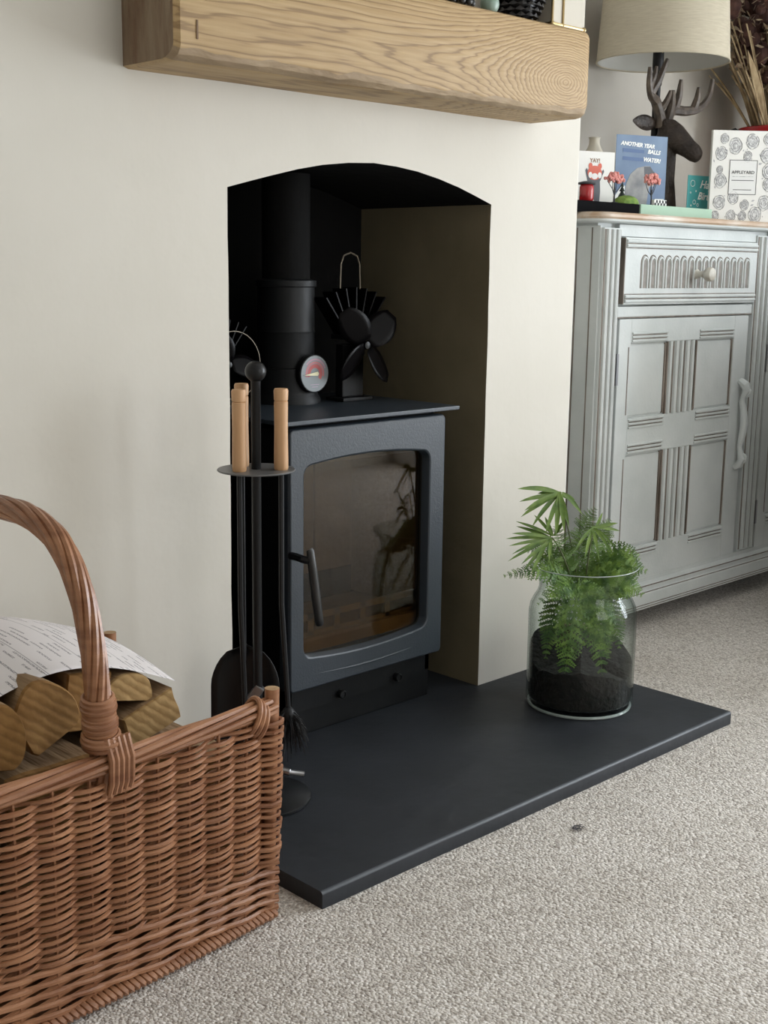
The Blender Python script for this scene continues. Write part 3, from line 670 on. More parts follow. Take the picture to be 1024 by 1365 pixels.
mb = MB(); mb.tube([(JX+.1185*math.cos(a), JY+.1185*math.sin(a), JZ+.3225) for a in [2*PI*i/64 for i in range(64)]], .0011, 8, closed=True); mb.build('lip', 'glass_glint', J, smooth=True)  # lip coloured pale so its bright line is painted in
def jp(a, d, z): p = Vector((JX,JY,0)) + RV*a + DV*d; return Vector((p.x,p.y,z))
def bez(p0, p1, p2, n):
    return [p0*(1-t)**2 + p1*2*t*(1-t) + p2*t*t for t in [i/n for i in range(n+1)]]
frnd = random.Random(11)
def frond(name, pts, wid, pairs, sub, mat_, droop=.25, fluff=.15, stem_r=.0011, plane=None, lk=1.0):
    mb = MB(); mb.tube(pts, [stem_r*(1-.7*i/(len(pts)-1)) for i in range(len(pts))], 4)
    nP = len(pts)-1
    for q in range(pairs):
        t = .10 + .89*q/(pairs-1); fi = t*nP; i = min(int(fi), nP-1); f = fi-i
        c = pts[i]*(1-f)+pts[i+1]*f; tg = (pts[i+1]-pts[i]).normalized()
        side = plane.cross(tg) if plane is not None else tg.cross(Vector((0,0,1)))
        if side.length < .2: side = tg.cross(DV)
        side.normalize(); nrm = side.cross(tg).normalized()
        L = wid*(math.sin(PI*min(1, (.16+.80*t)))**.8)*(1.0-.35*t)*frnd.uniform(.88,1.1)
        for sg in (-1, 1):
            dr = (side*sg*.9 + tg*.42 + nrm*frnd.uniform(-fluff, fluff) + Vector((0,0,-droop*frnd.uniform(.3,1)))).normalized()
            e = c + dr*L
            if sub <= 0:
                pw = dr.cross(nrm).normalized()*L*.16; m1 = c+dr*L*.45
                mb.add([c, m1+pw, e, m1-pw], [(0,1,2,3)]); continue
            pr2 = dr.cross(nrm).normalized(); w0 = L*.02
            mb.add([c-pr2*w0, c+pr2*w0, e], [(0,1,2)])
            for k in range(sub):
                tt = .08+.88*k/sub; b = c+dr*L*tt; l2 = (L*.34*(1-.66*tt)+.0022*min(1, L/wid*1.2))*lk
                for s2 in (-1, 1):
                    d2 = (pr2*s2*.85 + dr*.55 + nrm*frnd.uniform(-.25,.25)).normalized(); wv = dr*l2*.40
                    mb.add([b-wv*.5, b+d2*l2*.55-wv, b+d2*l2, b+d2*l2*.5+wv], [(0,1,2,3)])
    return mb.build(name, mat_, J, fix=False)
UP = Vector((0,0,1))
zc = JZ+.285
F0 = jp(-.035,.035,zc)
# fronds pressed against the inside of the glass
frond('fern_frond', bez(jp(-.02,.06,.335), jp(-.035,.105,.26), jp(-.052,.095,.100), 14), .056, 15, 5, 'fern', plane=DV)
frond('fern_frond', bez(jp(-.015,.06,.335), jp(.015,.105,.27), jp(.034,.102,.118), 14), .050, 14, 5, 'fern', plane=DV)
frond('fern_frond', bez(jp(-.02,.05,.33), jp(.01,.09,.30), jp(.060,.075,.238), 12), .046, 12, 5, 'fern', plane=(DV+UP).normalized())
frond('fern_frond', bez(jp(0,.02,.30), jp(.03,.06,.24), jp(.048,.075,.16), 12), .045, 12, 5, 'fern', plane=DV)
frond('fern_frond', bez(jp(-.04,.0,.30), jp(-.08,.04,.24), jp(-.085,.05,.15), 12), .040, 13, 6, 'fern', plane=DV)
frond('fern_frond', bez(jp(.02,-.02,.30), jp(.075,.01,.24), jp(.080,.03,.17), 12), .040, 13, 6, 'fern', plane=DV)
# fronds over the rim
frond('fern_frond', bez(jp(-.02,.03,.30), jp(-.06,.06,.375), jp(-.185,.07,.340), 16), .044, 18, 4, 'fern', plane=(UP*.7+DV*.6).normalized())
frond('fern_frond', bez(jp(-.02,.05,.30), jp(-.05,.09,.345), jp(-.115,.115,.290), 12), .036, 12, 4, 'fern', plane=(UP*.7+DV*.7).normalized())
frond('fern_frond', bez(jp(.0,.0,.29), jp(.05,.02,.38), jp(.130,.03,.345), 16), .056, 15, 6, 'fern', plane=(UP*.6+DV*.75).normalized())
frond('fern_frond', bez(jp(.0,.04,.29), jp(.05,.06,.36), jp(.118,.06,.300), 14), .058, 15, 6, 'fern', plane=(UP*.5+DV*.8).normalized())
frond('fern_frond', bez(jp(.02,-.03,.29), jp(.07,-.03,.40), jp(.125,-.02,.360), 14), .05, 13, 5, 'fern', plane=(UP*.6+DV*.75).normalized())
frond('fern_frond', bez(jp(-.03,-.02,.29), jp(-.05,-.03,.38), jp(-.12,-.05,.37), 14), .05, 13, 5, 'fern', plane=(UP*.6+DV*.75).normalized())
# upright feathery fronds
frond('asparagus_frond', bez(jp(.0,-.01,.29), jp(-.03,.0,.42), jp(.018,.0,.478), 16), .050, 20, 8, 'fern_pale', droop=.1, fluff=.7, plane=DV, lk=.55)
frond('asparagus_frond', bez(jp(.01,.0,.29), jp(.02,.0,.42), jp(.055,-.01,.450), 16), .045, 18, 8, 'fern_pale', droop=.1, fluff=.7, plane=DV, lk=.55)
frond('asparagus_frond', bez(jp(-.01,.02,.29), jp(-.06,.03,.40), jp(-.070,.04,.448), 16), .042, 18, 8, 'fern_pale', droop=.1, fluff=.7, plane=DV, lk=.55)
# palm leaves: a stalk and long pointed leaflets
def leaflet(mb, p0, p1, w_, sag, nrm):
    m = 7; ax = p1-p0; side = ax.cross(nrm).normalized(); vs = []
    for i in range(m+1):
        t = i/m; c = p0+ax*t - UP*(sag*t*t) ; ww = w_*(math.sin(PI*min(1,t*.93+.07))**.75)*(1 if t < 1 else 0)
        vs += [c-side*ww, c+nrm*ww*-.25, c+side*ww]
    mb.add(vs, [(3*i+a, 3*i+a+1, 3*i+a+4, 3*i+a+3) for i in range(m) for a in (0,1)])
def palm(hub, base, tips, w_):
    mb = MB(); mb.tube(bez(base, (base+hub)/2+Vector((0,0,.03)), hub, 8), [.0018]*9, 6); mb.build('palm_stalk', 'stem', J, smooth=True)
    for (a, d, z, sag) in tips:
        mb = MB(); leaflet(mb, hub + Vector((frnd.uniform(-.004,.004), frnd.uniform(-.004,.004), frnd.uniform(-.006,.006))), jp(a,d,z+sag), w_*frnd.uniform(.85,1.15), sag, (DV+UP*.35).normalized())
        mb.build('palm_leaflet', 'palm', J, smooth=True, fix=False)
palm(jp(-.066,.03,.515), jp(-.01,0,.29), [(-.160,.05,.528,.02),(-.152,.06,.468,.02),(-.145,.06,.482,.02),(-.128,.06,.445,.03),(-.076,.07,.428,.03),(-.058,.07,.438,.03),(-.045,.05,.445,.02),(-.11,.0,.51,.01),(-.03,.02,.50,.01),(-.155,.05,.500,.02),(-.10,.08,.435,.03),(-.015,.03,.47,.02)], .0058)
palm(jp(-.080,.04,.420), jp(-.02,.02,.29), [(-.170,.06,.432,.012),(-.176,.06,.404,.012),(-.170,.07,.388,.015),(-.150,.08,.368,.015),(-.158,.03,.442,.01),(-.12,.03,.468,.01),(-.145,.08,.352,.02),(-.09,.08,.372,.02),(-.182,.05,.418,.012),(-.178,.07,.372,.018),(-.13,.09,.345,.02),(-.16,.04,.455,.008),(-.10,.06,.47,.0),(-.06,.06,.46,.0)], .0040)
palm(jp(.010,.03,.437), jp(0,.01,.29), [(-.035,.06,.388,.03),(-.012,.07,.378,.03),(.020,.07,.376,.03),(.048,.06,.388,.03),(.055,.05,.400,.03),(.066,.02,.450,.005),(.072,.02,.432,.01),(.035,.0,.47,.0)], .0038)

# ================================================================ WICKER BASKET
BL, BD, BH = .60, .40, .365
B = thing('log_basket', 'rectangular brown wicker log basket with arched twisted handle in front of the hearth', 'basket', (-.599, -.283, 0), math.radians(3))
wr = random.Random(5)
stake_n = 11
def bulge_front(x): return .010*(1-(2*x/BL)**2)
def side_weave(mb, L, place, z0, z1, pitch, r, stakes, amp, phase, ztop=None, wrap=0):
    nrow = int((z1-z0)/pitch); dx = L/(stakes)
    for k in range(nrow):
        z = z0 + pitch*k; pts = []; rad = []; rw = r*wr.uniform(.82,1.12); ns = stakes*6
        ph = wr.uniform(0, 6); 
        for i in range(ns+1):
            x = -L/2 + L*i/ns; off = math.cos(PI*(x+L/2)/dx + (PI if (k+phase) % 2 else 0)); off = amp*math.copysign(abs(off)**.8, off)
            zz = z + .0010*math.sin(x*23+ph) + .0006*math.sin(x*61 + ph*2)
            if ztop is not None and zz > ztop(x):
                zz = ztop(x) - .0005*(k % 3)
            pts.append(place(x, off, zz)); rad.append(rw*(1+.1*math.sin(x*31+ph)))
        if wrap:      # the rod ends turn round the corner posts
            for e_, sg in ((0, -1), (-1, 1)):
                zz = pts[e_][2] + wr.uniform(-.0016,.0016); jt = wr.uniform(-.0018,.0022); tz_ = taper(zz); q = [(sg*(BL/2-.010), -BD/2+.008, zz), (sg*(BL/2-.004), -BD/2+.0105, zz), (sg*(BL/2+.002), -BD/2+.0112, zz), (sg*(BL/2+.009), -BD/2+.0115, zz)] if (k+phase+(stakes if sg > 0 else 0)) % 2 else [(sg*(BL/2-.010+tz_*.3), -BD/2-.0128-tz_-jt, zz), (sg*(BL/2+.0035+tz_), -BD/2-.0130-tz_-jt, zz+.0008), (sg*(BL/2+.0115+tz_+jt), -BD/2-.0055-tz_, zz+.001), (sg*(BL/2+.0125+tz_+jt), -BD/2+.012, zz)]
                if sg > 0: pts = pts[:-3] + q; rad = rad[:-3] + [rad[-1]]*4
                else: pts = q[::-1] + pts[3:]; rad = [rad[0]]*4 + rad[3:]
        mb.tube(pts, rad, 6)
def taper(z): return .006*(z/BH)     # sides lean out slightly towards the rim
fr_pl = lambda x, off, z: (x*(1+.012*z/BH), -BD/2 - bulge_front(x) - taper(z) - off, z)
bk_pl = lambda x, off, z: (x*(1+.012*z/BH), BD/2 + bulge_front(x) + taper(z) + off, z)
rt_pl = lambda x, off, z: (BL/2 + taper(z) + off, x, z)
lf_pl = lambda x, off, z: (-BL/2 - taper(z) - off, x, z)
dip = lambda x: .185 + .15*abs(2*x/BD)**5
mb = MB(); side_weave(mb, BL, fr_pl, .098, .337, .0052, .00335, stake_n, .0082, 0, wrap=1); mb.build('front_weave', 'wicker', B, smooth=True, local=True, fix=False)
mb = MB(); side_weave(mb, BL, bk_pl, .098, .335, .0062, .0034, stake_n, .0048, 0); mb.build('back_weave', 'wicker', B, smooth=True, local=True, fix=False)
mb = MB(); side_weave(mb, BD, rt_pl, .098, .33, .0062, .0033, 7, .0045, 0, dip); mb.build('end_weave', 'wicker', B, smooth=True, local=True, fix=False)
mb = MB(); side_weave(mb, BD, lf_pl, .098, .33, .0062, .0033, 7, .0045, 0, dip); mb.build('end_weave', 'wicker', B, smooth=True, local=True, fix=False)
# thicker three-rod waling around the foot
def wale(L, place, st):
    mb = MB(); dx = L/st
    for k in range(14):
        z = .026 + .0052*k; pts = []; ns = st*6; rw = .0040*wr.uniform(.9,1.12)
        for i in range(ns+1):
            x = -L/2 + L*i/ns; ph = 2*PI*((x+L/2)/(3*dx)) + 2*PI*k/3
            ed = max(0, abs(2*x/L)-.93)/.07; off = .0045*math.sin(ph)*(1-ed)+.002 + .009*ed; x = x*(1+.022*ed); zz = z + .0036*math.cos(ph)
            pts.append(place(x, off, zz))
        mb.tube(pts, rw, 6)
    return mb
wale(BL, fr_pl, stake_n).build('front_waling', 'wicker', B, smooth=True, local=True, fix=False)
wale(BL, bk_pl, stake_n).build('back_waling', 'wicker', B, smooth=True, local=True, fix=False)
wale(BD, rt_pl, 7).build('end_waling', 'wicker', B, smooth=True, local=True, fix=False)
wale(BD, lf_pl, 7).build('end_waling', 'wicker', B, smooth=True, local=True, fix=False)
# stakes
mb = MB()
for i in range(stake_n+1):
    x = -BL/2 + BL*i/stake_n
    for pl in (fr_pl, bk_pl): mb.tube([pl(x, 0, z) for z in (.012,.1,.2,.3,.352)], .0028, 6)
for i in range(1, 7):
    x = -BD/2 + BD*i/7
    for pl in (rt_pl, lf_pl): mb.tube([pl(x, 0, z*(dip(x)+.01)) for z in (.05,.5,1)], .0028, 6)
mb.build('stakes', 'wicker', B, smooth=True, local=True, fix=False)
# corner posts with sawn tops
for sx in (-1, 1):
    for sy in (-1, 1):
        mb = MB(); x, y = sx*(BL/2-.004), sy*(BD/2+.0005)
        mb.tube([(x,y,.004),(x+sx*.003,y+sy*.003,.2),(x+sx*.006,y+sy*.005,.375)], [.0100,.0100,.0112], 14)
        n_ = len(mb.f); mb.mi[n_-1] = 1
        mb.build('corner_post', ['wicker','wicker_cut'], B, smooth=True, local=True)
# rim: several thick rods rolled along the long sides
def rim(place, L, zf, name, nr=6):
    mb = MB()
    for k in range(nr):
        pts = []; rad = []
        for i in range(61):
            x = -L/2 + L*i/60; a = 2*PI*k/nr + x*7.5
            z = zf(x)
            p = place(x, .0095*math.cos(a), z + .0105*math.sin(a)); pts.append(p); rad.append(.0049*(1+.15*math.sin(x*9+k*2)))
        mb.tube(pts, rad, 7)
    mb.build(name, 'wicker', B, smooth=True, local=True, fix=False)
rim(fr_pl, BL, lambda x: .348, 'rim')
rim(bk_pl, BL, lambda x: .348, 'rim')
rim(rt_pl, BD, lambda x: dip(x)+.012, 'end_rim', 4)
rim(lf_pl, BD, lambda x: dip(x)+.012, 'end_rim', 4)
# lashing loop by the front right corner
for sx in (1, -1):
    mb = MB()
    for j in range(3):
        pts = []; cx = sx*(BL/2-.040+.007*j)
        for i in range(22):
            a = 2*PI*i/22; pts.append((cx+.010*math.sin(a)*sx, -BD/2-.006-.017*math.cos(a), .342+.025*math.sin(a)-.006*j))
        mb.tube(pts, .0042, 7, closed=True)
    mb.build('lashing', 'wicker', B, smooth=True, local=True, fix=False)
# foot border: slanted short wraps side by side
def foot(L, place, name):
    mb = MB(); m = int(L/.0098)
    for i in range(m+1):
        x = -L/2 + L*i/m; pts = []
        for q in range(7):
            a = PI*(q/6)*1.15 - .25
            pts.append(place(x - .007 + .014*q/6, .0105*math.sin(a)+.001, .0235 - .0195*(q/6)))
        mb.tube(pts, [.0030,.0048,.0052,.0052,.0052,.0048,.0035], 6)
    mb.build(name, 'wicker', B, smooth=True, local=True, fix=False)
foot(BL, fr_pl, 'foot_border'); foot(BL, bk_pl, 'foot_border'); foot(BD, rt_pl, 'foot_border'); foot(BD, lf_pl, 'foot_border')
MB().box(-BL/2+.01, BL/2-.01, -BD/2+.008, BD/2-.008, .014, .024).build('base_board', 'wicker', B, local=True)
# handle: eight rods twisted round a core, from the front rim over to the back rim
hpts = []
ctrl = [(-.205,.30),(-.207,.35),(-.2025,.42),(-.193,.50),(-.168,.575),(-.122,.630),(-.060,.6535),(0,.658)]
ctrl = ctrl + [(-y, z) for y, z in ctrl[-2::-1]]
def catmull(P, n):
    out = []
    for i in range(len(P)-1):
        p0 = P[max(i-1,0)]; p1 = P[i]; p2 = P[i+1]; p3 = P[min(i+2,len(P)-1)]
        for j in range(n):
            t = j/n; out.append(tuple(.5*((2*b)+(c-a)*t+(2*a-5*b+4*c-d)*t*t+(-a+3*b-3*c+d)*t**3) for a,b,c,d in zip(p0,p1,p2,p3)))
    out.append(P[-1]); return out
cl = [Vector((0, y, z)) for y, z in catmull(ctrl, 10)]
mb = MB(); NR = 9; L_ = 0; lens = [0]
for i in range(1, len(cl)): L_ += (cl[i]-cl[i-1]).length; lens.append(L_)
for k in range(NR):
    pts = []
    for i, c in enumerate(cl):
        tg = (cl[min(i+1,len(cl)-1)]-cl[max(i-1,0)]).normalized(); n1 = Vector((1,0,0)); n2 = tg.cross(n1)
        a = 2*PI*k/NR + lens[i]*11.5
        pts.append(c + n1*(.0122*math.cos(a)) + n2*(.0122*math.sin(a)))
    mb.tube(pts, .0052, 7)
hd = mb.build('handle', 'wicker', B, smooth=True, local=True, fix=False)
mb = MB(); mb.tube(cl, .0095, 8); mb.build('handle_core', 'wicker', hd, smooth=True, local=True, fix=False)
for sy in (-1, 1):
    mb = MB()
    for k in range(11):
        z = .372 + .0062*k; rx = .0205 + .0012*math.sin(k*1.7) + (.003 if k < 3 else 0); cy = sy*(.2065 - .006*(k/10))
        pts = [(rx*math.cos(a), cy+rx*.95*math.sin(a), z + .0035*math.sin(a+.6)) for a in [2*PI*i/24 for i in range(24)]]
        mb.tube(pts, .0037, 6, closed=True)
    mb.build('handle_binding', 'wicker', B, smooth=True, local=True, fix=False)
    mb = MB()
    for k in range(5):     # tails tucked down over the rim
        x = -.016 + .008*k + .010
        mb.tube([(x, sy*.226, .385),(x+.004, sy*.231, .355),(x+.005, sy*.228, .322),(x+.005, sy*.222, .305)], [.0042,.0044,.0042,.0036], 7)
    mb.build('handle_tail', 'wicker', B, smooth=True, local=True, fix=False)

# ================================================================ LOGS
def log(label, cx, cz, w_, h, rz=0, shape='round', y0=-.425, length=.30, tilt=0.0, seed=0, end='log_end', rx=0.0):
    r = random.Random(seed); N = 28; poly = []
    for i in range(N):
        a = 2*PI*i/N; ca, sa = math.cos(a), math.sin(a)
        if shape == 'round': k = 1.0
        elif shape == 'half': k = 1.0 if sa >= 0 else 1.0
        else: k = 1.0
        x, z = ca*w_/2, sa*h/2
        if shape == 'half' and sa < -.15: z = -.15*h/2 - .10*h*(0.5)
        if shape == 'wedge':
            x = ca*w_/2*(1-.35*(sa*.5)); z = sa*h/2; x = max(x, -w_*.42); z = max(z, -h*.38)
        if shape == 'slab': x = max(-w_*.46, min(w_*.46, ca*w_*.62)); z = max(-h*.42, min(h*.42, sa*h*.66))
        j = 1+.05*noise.noise(Vector((ca*1.6+seed*3.1, sa*1.6, seed))); poly.append((x*j, z*j))
    mb = MB(); rings = []; fr = [0,.012,.05,.35,.65,.95,1.0]
    for q, f in enumerate(fr):
        s_ = .95 if q in (0, len(fr)-1) else 1.0
        rings.append([(p[0]*s_*(1+.03*noise.noise(Vector((i*.3,f*4,seed)))), f*length, p[1]*s_*(1+.03*noise.noise(Vector((i*.3,f*4,seed+5))))) for i, p in enumerate(poly)])
    n_ = N; mb.loft(rings)
    nf = len(mb.f); mb.mi[nf-1] = 1; mb.mi[nf-2] = 1
    for i, f in enumerate(mb.f[:-2]):
        if i < n_: mb.mi[i] = 1
        elif shape == 'round' : mb.mi[i] = 2
    mb.xf(Matrix.Rotation(tilt, 4, 'Y'))
    o = mb.build('firewood_log', ['log_side', end, 'bark'], smooth=True, sharp=40)
    o.location = (cx, y0, cz); o.rotation_euler = (rx, 0, rz)
    return tag(o, label, 'log', 'firewood in the basket')
# bottom layers
log('split log lying low at the left end of the basket', -.80, .115, .15, .16, seed=11, y0=-.44, length=.32, shape='slab')
log('split log lying low left of the basket middle', -.635, .115, .15, .16, seed=12, y0=-.44, length=.32, shape='slab')
log('split log lying low right of the basket middle', -.475, .110, .14, .15, seed=13, y0=-.44, length=.32, shape='slab')
log('split log lying low at the right end of the basket', -.352, .095, .09, .12, seed=14, y0=-.43, length=.30, shape='slab')
log('split log wedged in the middle layer at the far left', -.79, .275, .16, .15, seed=15, y0=-.44, length=.32, shape='slab')
log('split log wedged in the middle layer beneath the rounded log', -.635, .275, .14, .15, seed=16, y0=-.435, length=.32, shape='slab')
log('split log wedged in the middle layer under the pale split log', -.480, .255, .15, .13, seed=17, y0=-.43, length=.31, shape='slab')
log('split log upright against the right end of the basket below the rim', -.357, .222, .088, .118, seed=18, y0=-.43, length=.30, shape='slab')
# visible top layer
log('pale sawn log with bark edge cut off by the left picture edge', -.712, .392, .085, .098, seed=1, y0=-.445, length=.30, shape='wedge', tilt=.2)
log('large rounded honey coloured log beneath the letter', -.632, .402, .094, .108, seed=2, y0=-.425, length=.31, shape='wedge', tilt=-.45)
log('dark split log behind the basket handle', -.545, .392, .076, .100, seed=3, y0=-.385, length=.28, shape='slab', tilt=.15)
log('split log with ridged end just right of the basket handle', -.484, .390, .082, .066, seed=4, y0=-.395, length=.29, shape='half', tilt=.22, end='log_end2')
log('pale split log lowest at the right of the wood pile', -.452, .350, .098, .060, seed=6, y0=-.405, length=.30, shape='slab', tilt=-.32, end='log_end2')

# letter lying over the logs
mb = MB(); U, V = 40, 30; vs = []; uvs = []
TXp, TYp, TZp = -.403, -.392, .392
def sm(t): return t*t*(3-2*t)
for i in range(U+1):
    for j in range(V+1):
        u = .42*i/U; v_ = .30*j/V
        bx = math.sin(PI*min(1.0, u/.40))
        z = TZp + .060*bx*(1-.2*v_/.3) + .024*math.sin(PI*min(1, v_/.36)) + .012*v_/.3
        ax = -.10; X = TXp - u + ax*v_*.6; Yp = TYp + v_ - .06*u
        vs.append((X, Yp, z)); uvs.append((i/U, j/V))
mb.add(vs, [(i*(V+1)+j, (i+1)*(V+1)+j, (i+1)*(V+1)+j+1, i*(V+1)+j+1) for i in range(U) for j in range(V)])
let = mb.build('letter', 'letter', smooth=True, fix=False)
uvl = let.data.uv_layers.new(name='UVMap')
for lp in let.data.loops: uvl.data[lp.index].uv = uvs[lp.vertex_index]
so = let.modifiers.new('thick', 'SOLIDIFY'); so.thickness = .0004
tag(let, 'printed white letter curling over the logs in the basket', 'letter')

# ================================================================ CABINET
CB = thing('painted_sideboard', 'distressed pale painted sideboard with carved drawer and panelled doors in the alcove', 'sideboard', (1.95, .33, 0))
cy0, cyb = .10, .57; cX0, cX1 = 1.272, 3.02; WP = 'white_paint'
# top with moulded, rounded front edge
def top_loop(ins, z):
    xa, xb, ya, yb_ = 1.222+ins, 3.06-ins, .072+ins, .60; r = .055
    pts = [(xb, yb_, z), (xa, yb_, z)]
    for i in range(9): a = PI + (PI/2)*i/8; pts.append((xa+r+r*math.cos(a), ya+r+r*math.sin(a), z))
    for i in range(9): a = 1.5*PI + (PI/2)*i/8; pts.append((xb-r+r*math.cos(a), ya+r+r*math.sin(a), z))
    return pts
mb = MB(); mb.loft([top_loop(.012,1.112), top_loop(.004,1.116), top_loop(.002,1.121)]); mb.build('top_moulding', WP, CB, smooth=True)
mb = MB(); mb.loft([top_loop(.003,1.121), top_loop(0,1.126), top_loop(.001,1.133), top_loop(.006,1.138)]); mb.build('top_board', 'cab_top', CB, smooth=True)
# carcass
MB().box(cX0, cX1, cy0+.018, cyb, .09, 1.112).build('carcass', WP, CB)
# side: framed panel with worn grooves
mb = MB(); mb.box(cX0-.006, cX0, cy0+.005, cy0+.075, .10, 1.105); mb.box(cX0-.006, cX0, cyb-.07, cyb, .10, 1.105); mb.box(cX0-.006, cX0, cy0+.075, cyb-.07, 1.02, 1.105); mb.box(cX0-.006, cX0, cy0+.075, cyb-.07, .10, .20)
mb.build('side_frame', WP, CB)
mb = MB()
for y in (.128, .176): mb.box(cX0-.0068, cX0-.0055, y, y+.0035, .11, 1.10)
mb.build('side_groove', 'wax', CB)
def post(x0, x1, z0=.14, z1=1.10, name='corner_post'):
    p = MB().box(x0, x1, cy0-.004, cy0+.03, z0, z1, bev=.002).build(name, WP, CB)
    w_ = x1-x0
    for f in (.06, .36, .66, .94):
        mb = MB(); mb.box(x0+w_*f-.0022, x0+w_*f+.0022, cy0-.0055, cy0-.003, z0+.006, z1-.004); mb.build('groove', 'wax', p)
    for f in (.21, .51, .80):
        mb = MB(); xx = x0+w_*f; mb.tube([(xx, cy0-.0045, z0+.006),(xx, cy0-.0045, z1-.004)], .0042 if w_ < .06 else .0075, 8); mb.build('reed', WP, p, smooth=True)
post(cX0, 1.345)
post(2.035, 2.128)
post(2.80, 2.89)
# rails across the front
MB().box(1.345, 2.035, cy0+.002, cy0+.03, 1.080, 1.110).build('top_rail', WP, CB)
mb = MB(); mb.box(1.345, 2.035, cy0+.000, cy0+.03, .871, .899, bev=.003); mb.build('middle_rail', WP, CB)
MB().box(1.348, 2.032, cy0-.0005, cy0+.001, .8685, .8712).build('rail_groove', 'wax', CB)
# drawer
DY = cy0-.010
dr = MB().box(1.358, 2.026, DY, cy0+.03, .904, 1.078, bev=.003).build('drawer', WP, CB)
mb = MB()
for z in (1.068, 1.0565, .9255, .9135): mb.tube([(1.362, DY-.001, z),(2.022, DY-.001, z)], .0046, 8)
mb.build('drawer_bead', WP, dr, smooth=True)
mb = MB()
for z in (1.0622, 1.0508, .9315, .9195): mb.box(1.362, 2.022, DY-.0012, DY+.001, z-.0011, z+.0011)
mb.box(1.3565, 1.3595, DY-.0003, DY+.03, .906, 1.076)
mb.build('drawer_groove', 'wax', dr)
NAr = 15; ax0, ax1 = 1.430, 1.990; pit = (ax1-ax0)/NAr
for i in range(NAr):
    xc = ax0 + pit*(i+.5); hw = pit*.5; zb, zt_ = .947, 1.012
    def archpts(h, rise, zb_=zb): 
        pts = [(xc-h, zb_)]
        for q in range(9): a = PI - PI*q/8; pts.append((xc+h*math.cos(a), zt_+rise*math.sin(a)))
        pts.append((xc+h, zb_)); return pts
    # dark waxed slot, raised white rim, fine waxed outline
    sl = archpts(hw*.46, .010, zb); mb = MB(); mb.prism(sl, lambda p, s: (p[0], DY-.0006+.002*s, p[1]))
    fl = mb.build('arch_flute', 'flute', dr)
    mb = MB(); mb.tube([(x, DY-.0008, z) for x, z in archpts(hw*.66, .0155)], .0036, 6); mb.tube([(x, DY, z) for x, z in archpts(hw*.93, .0215)], .0017, 4, mi=1)
    # white rim and outline travel with the drawer
    mb.build('arch_rim', [WP, 'wax'], dr, smooth=True)
mb = MB(); kx, kz = 1.700, .985
mb.lathe([(.013,0),(.0145,.003),(.0105,.007),(.0085,.016),(.0095,.026),(.0155,.032),(.0195,.039),(.0200,.046),(.0175,.053),(.010,.0565),(0,.0575)], 24, (kx, DY, kz), '-y'); mb.build('knob', 'knob', dr, smooth=True)
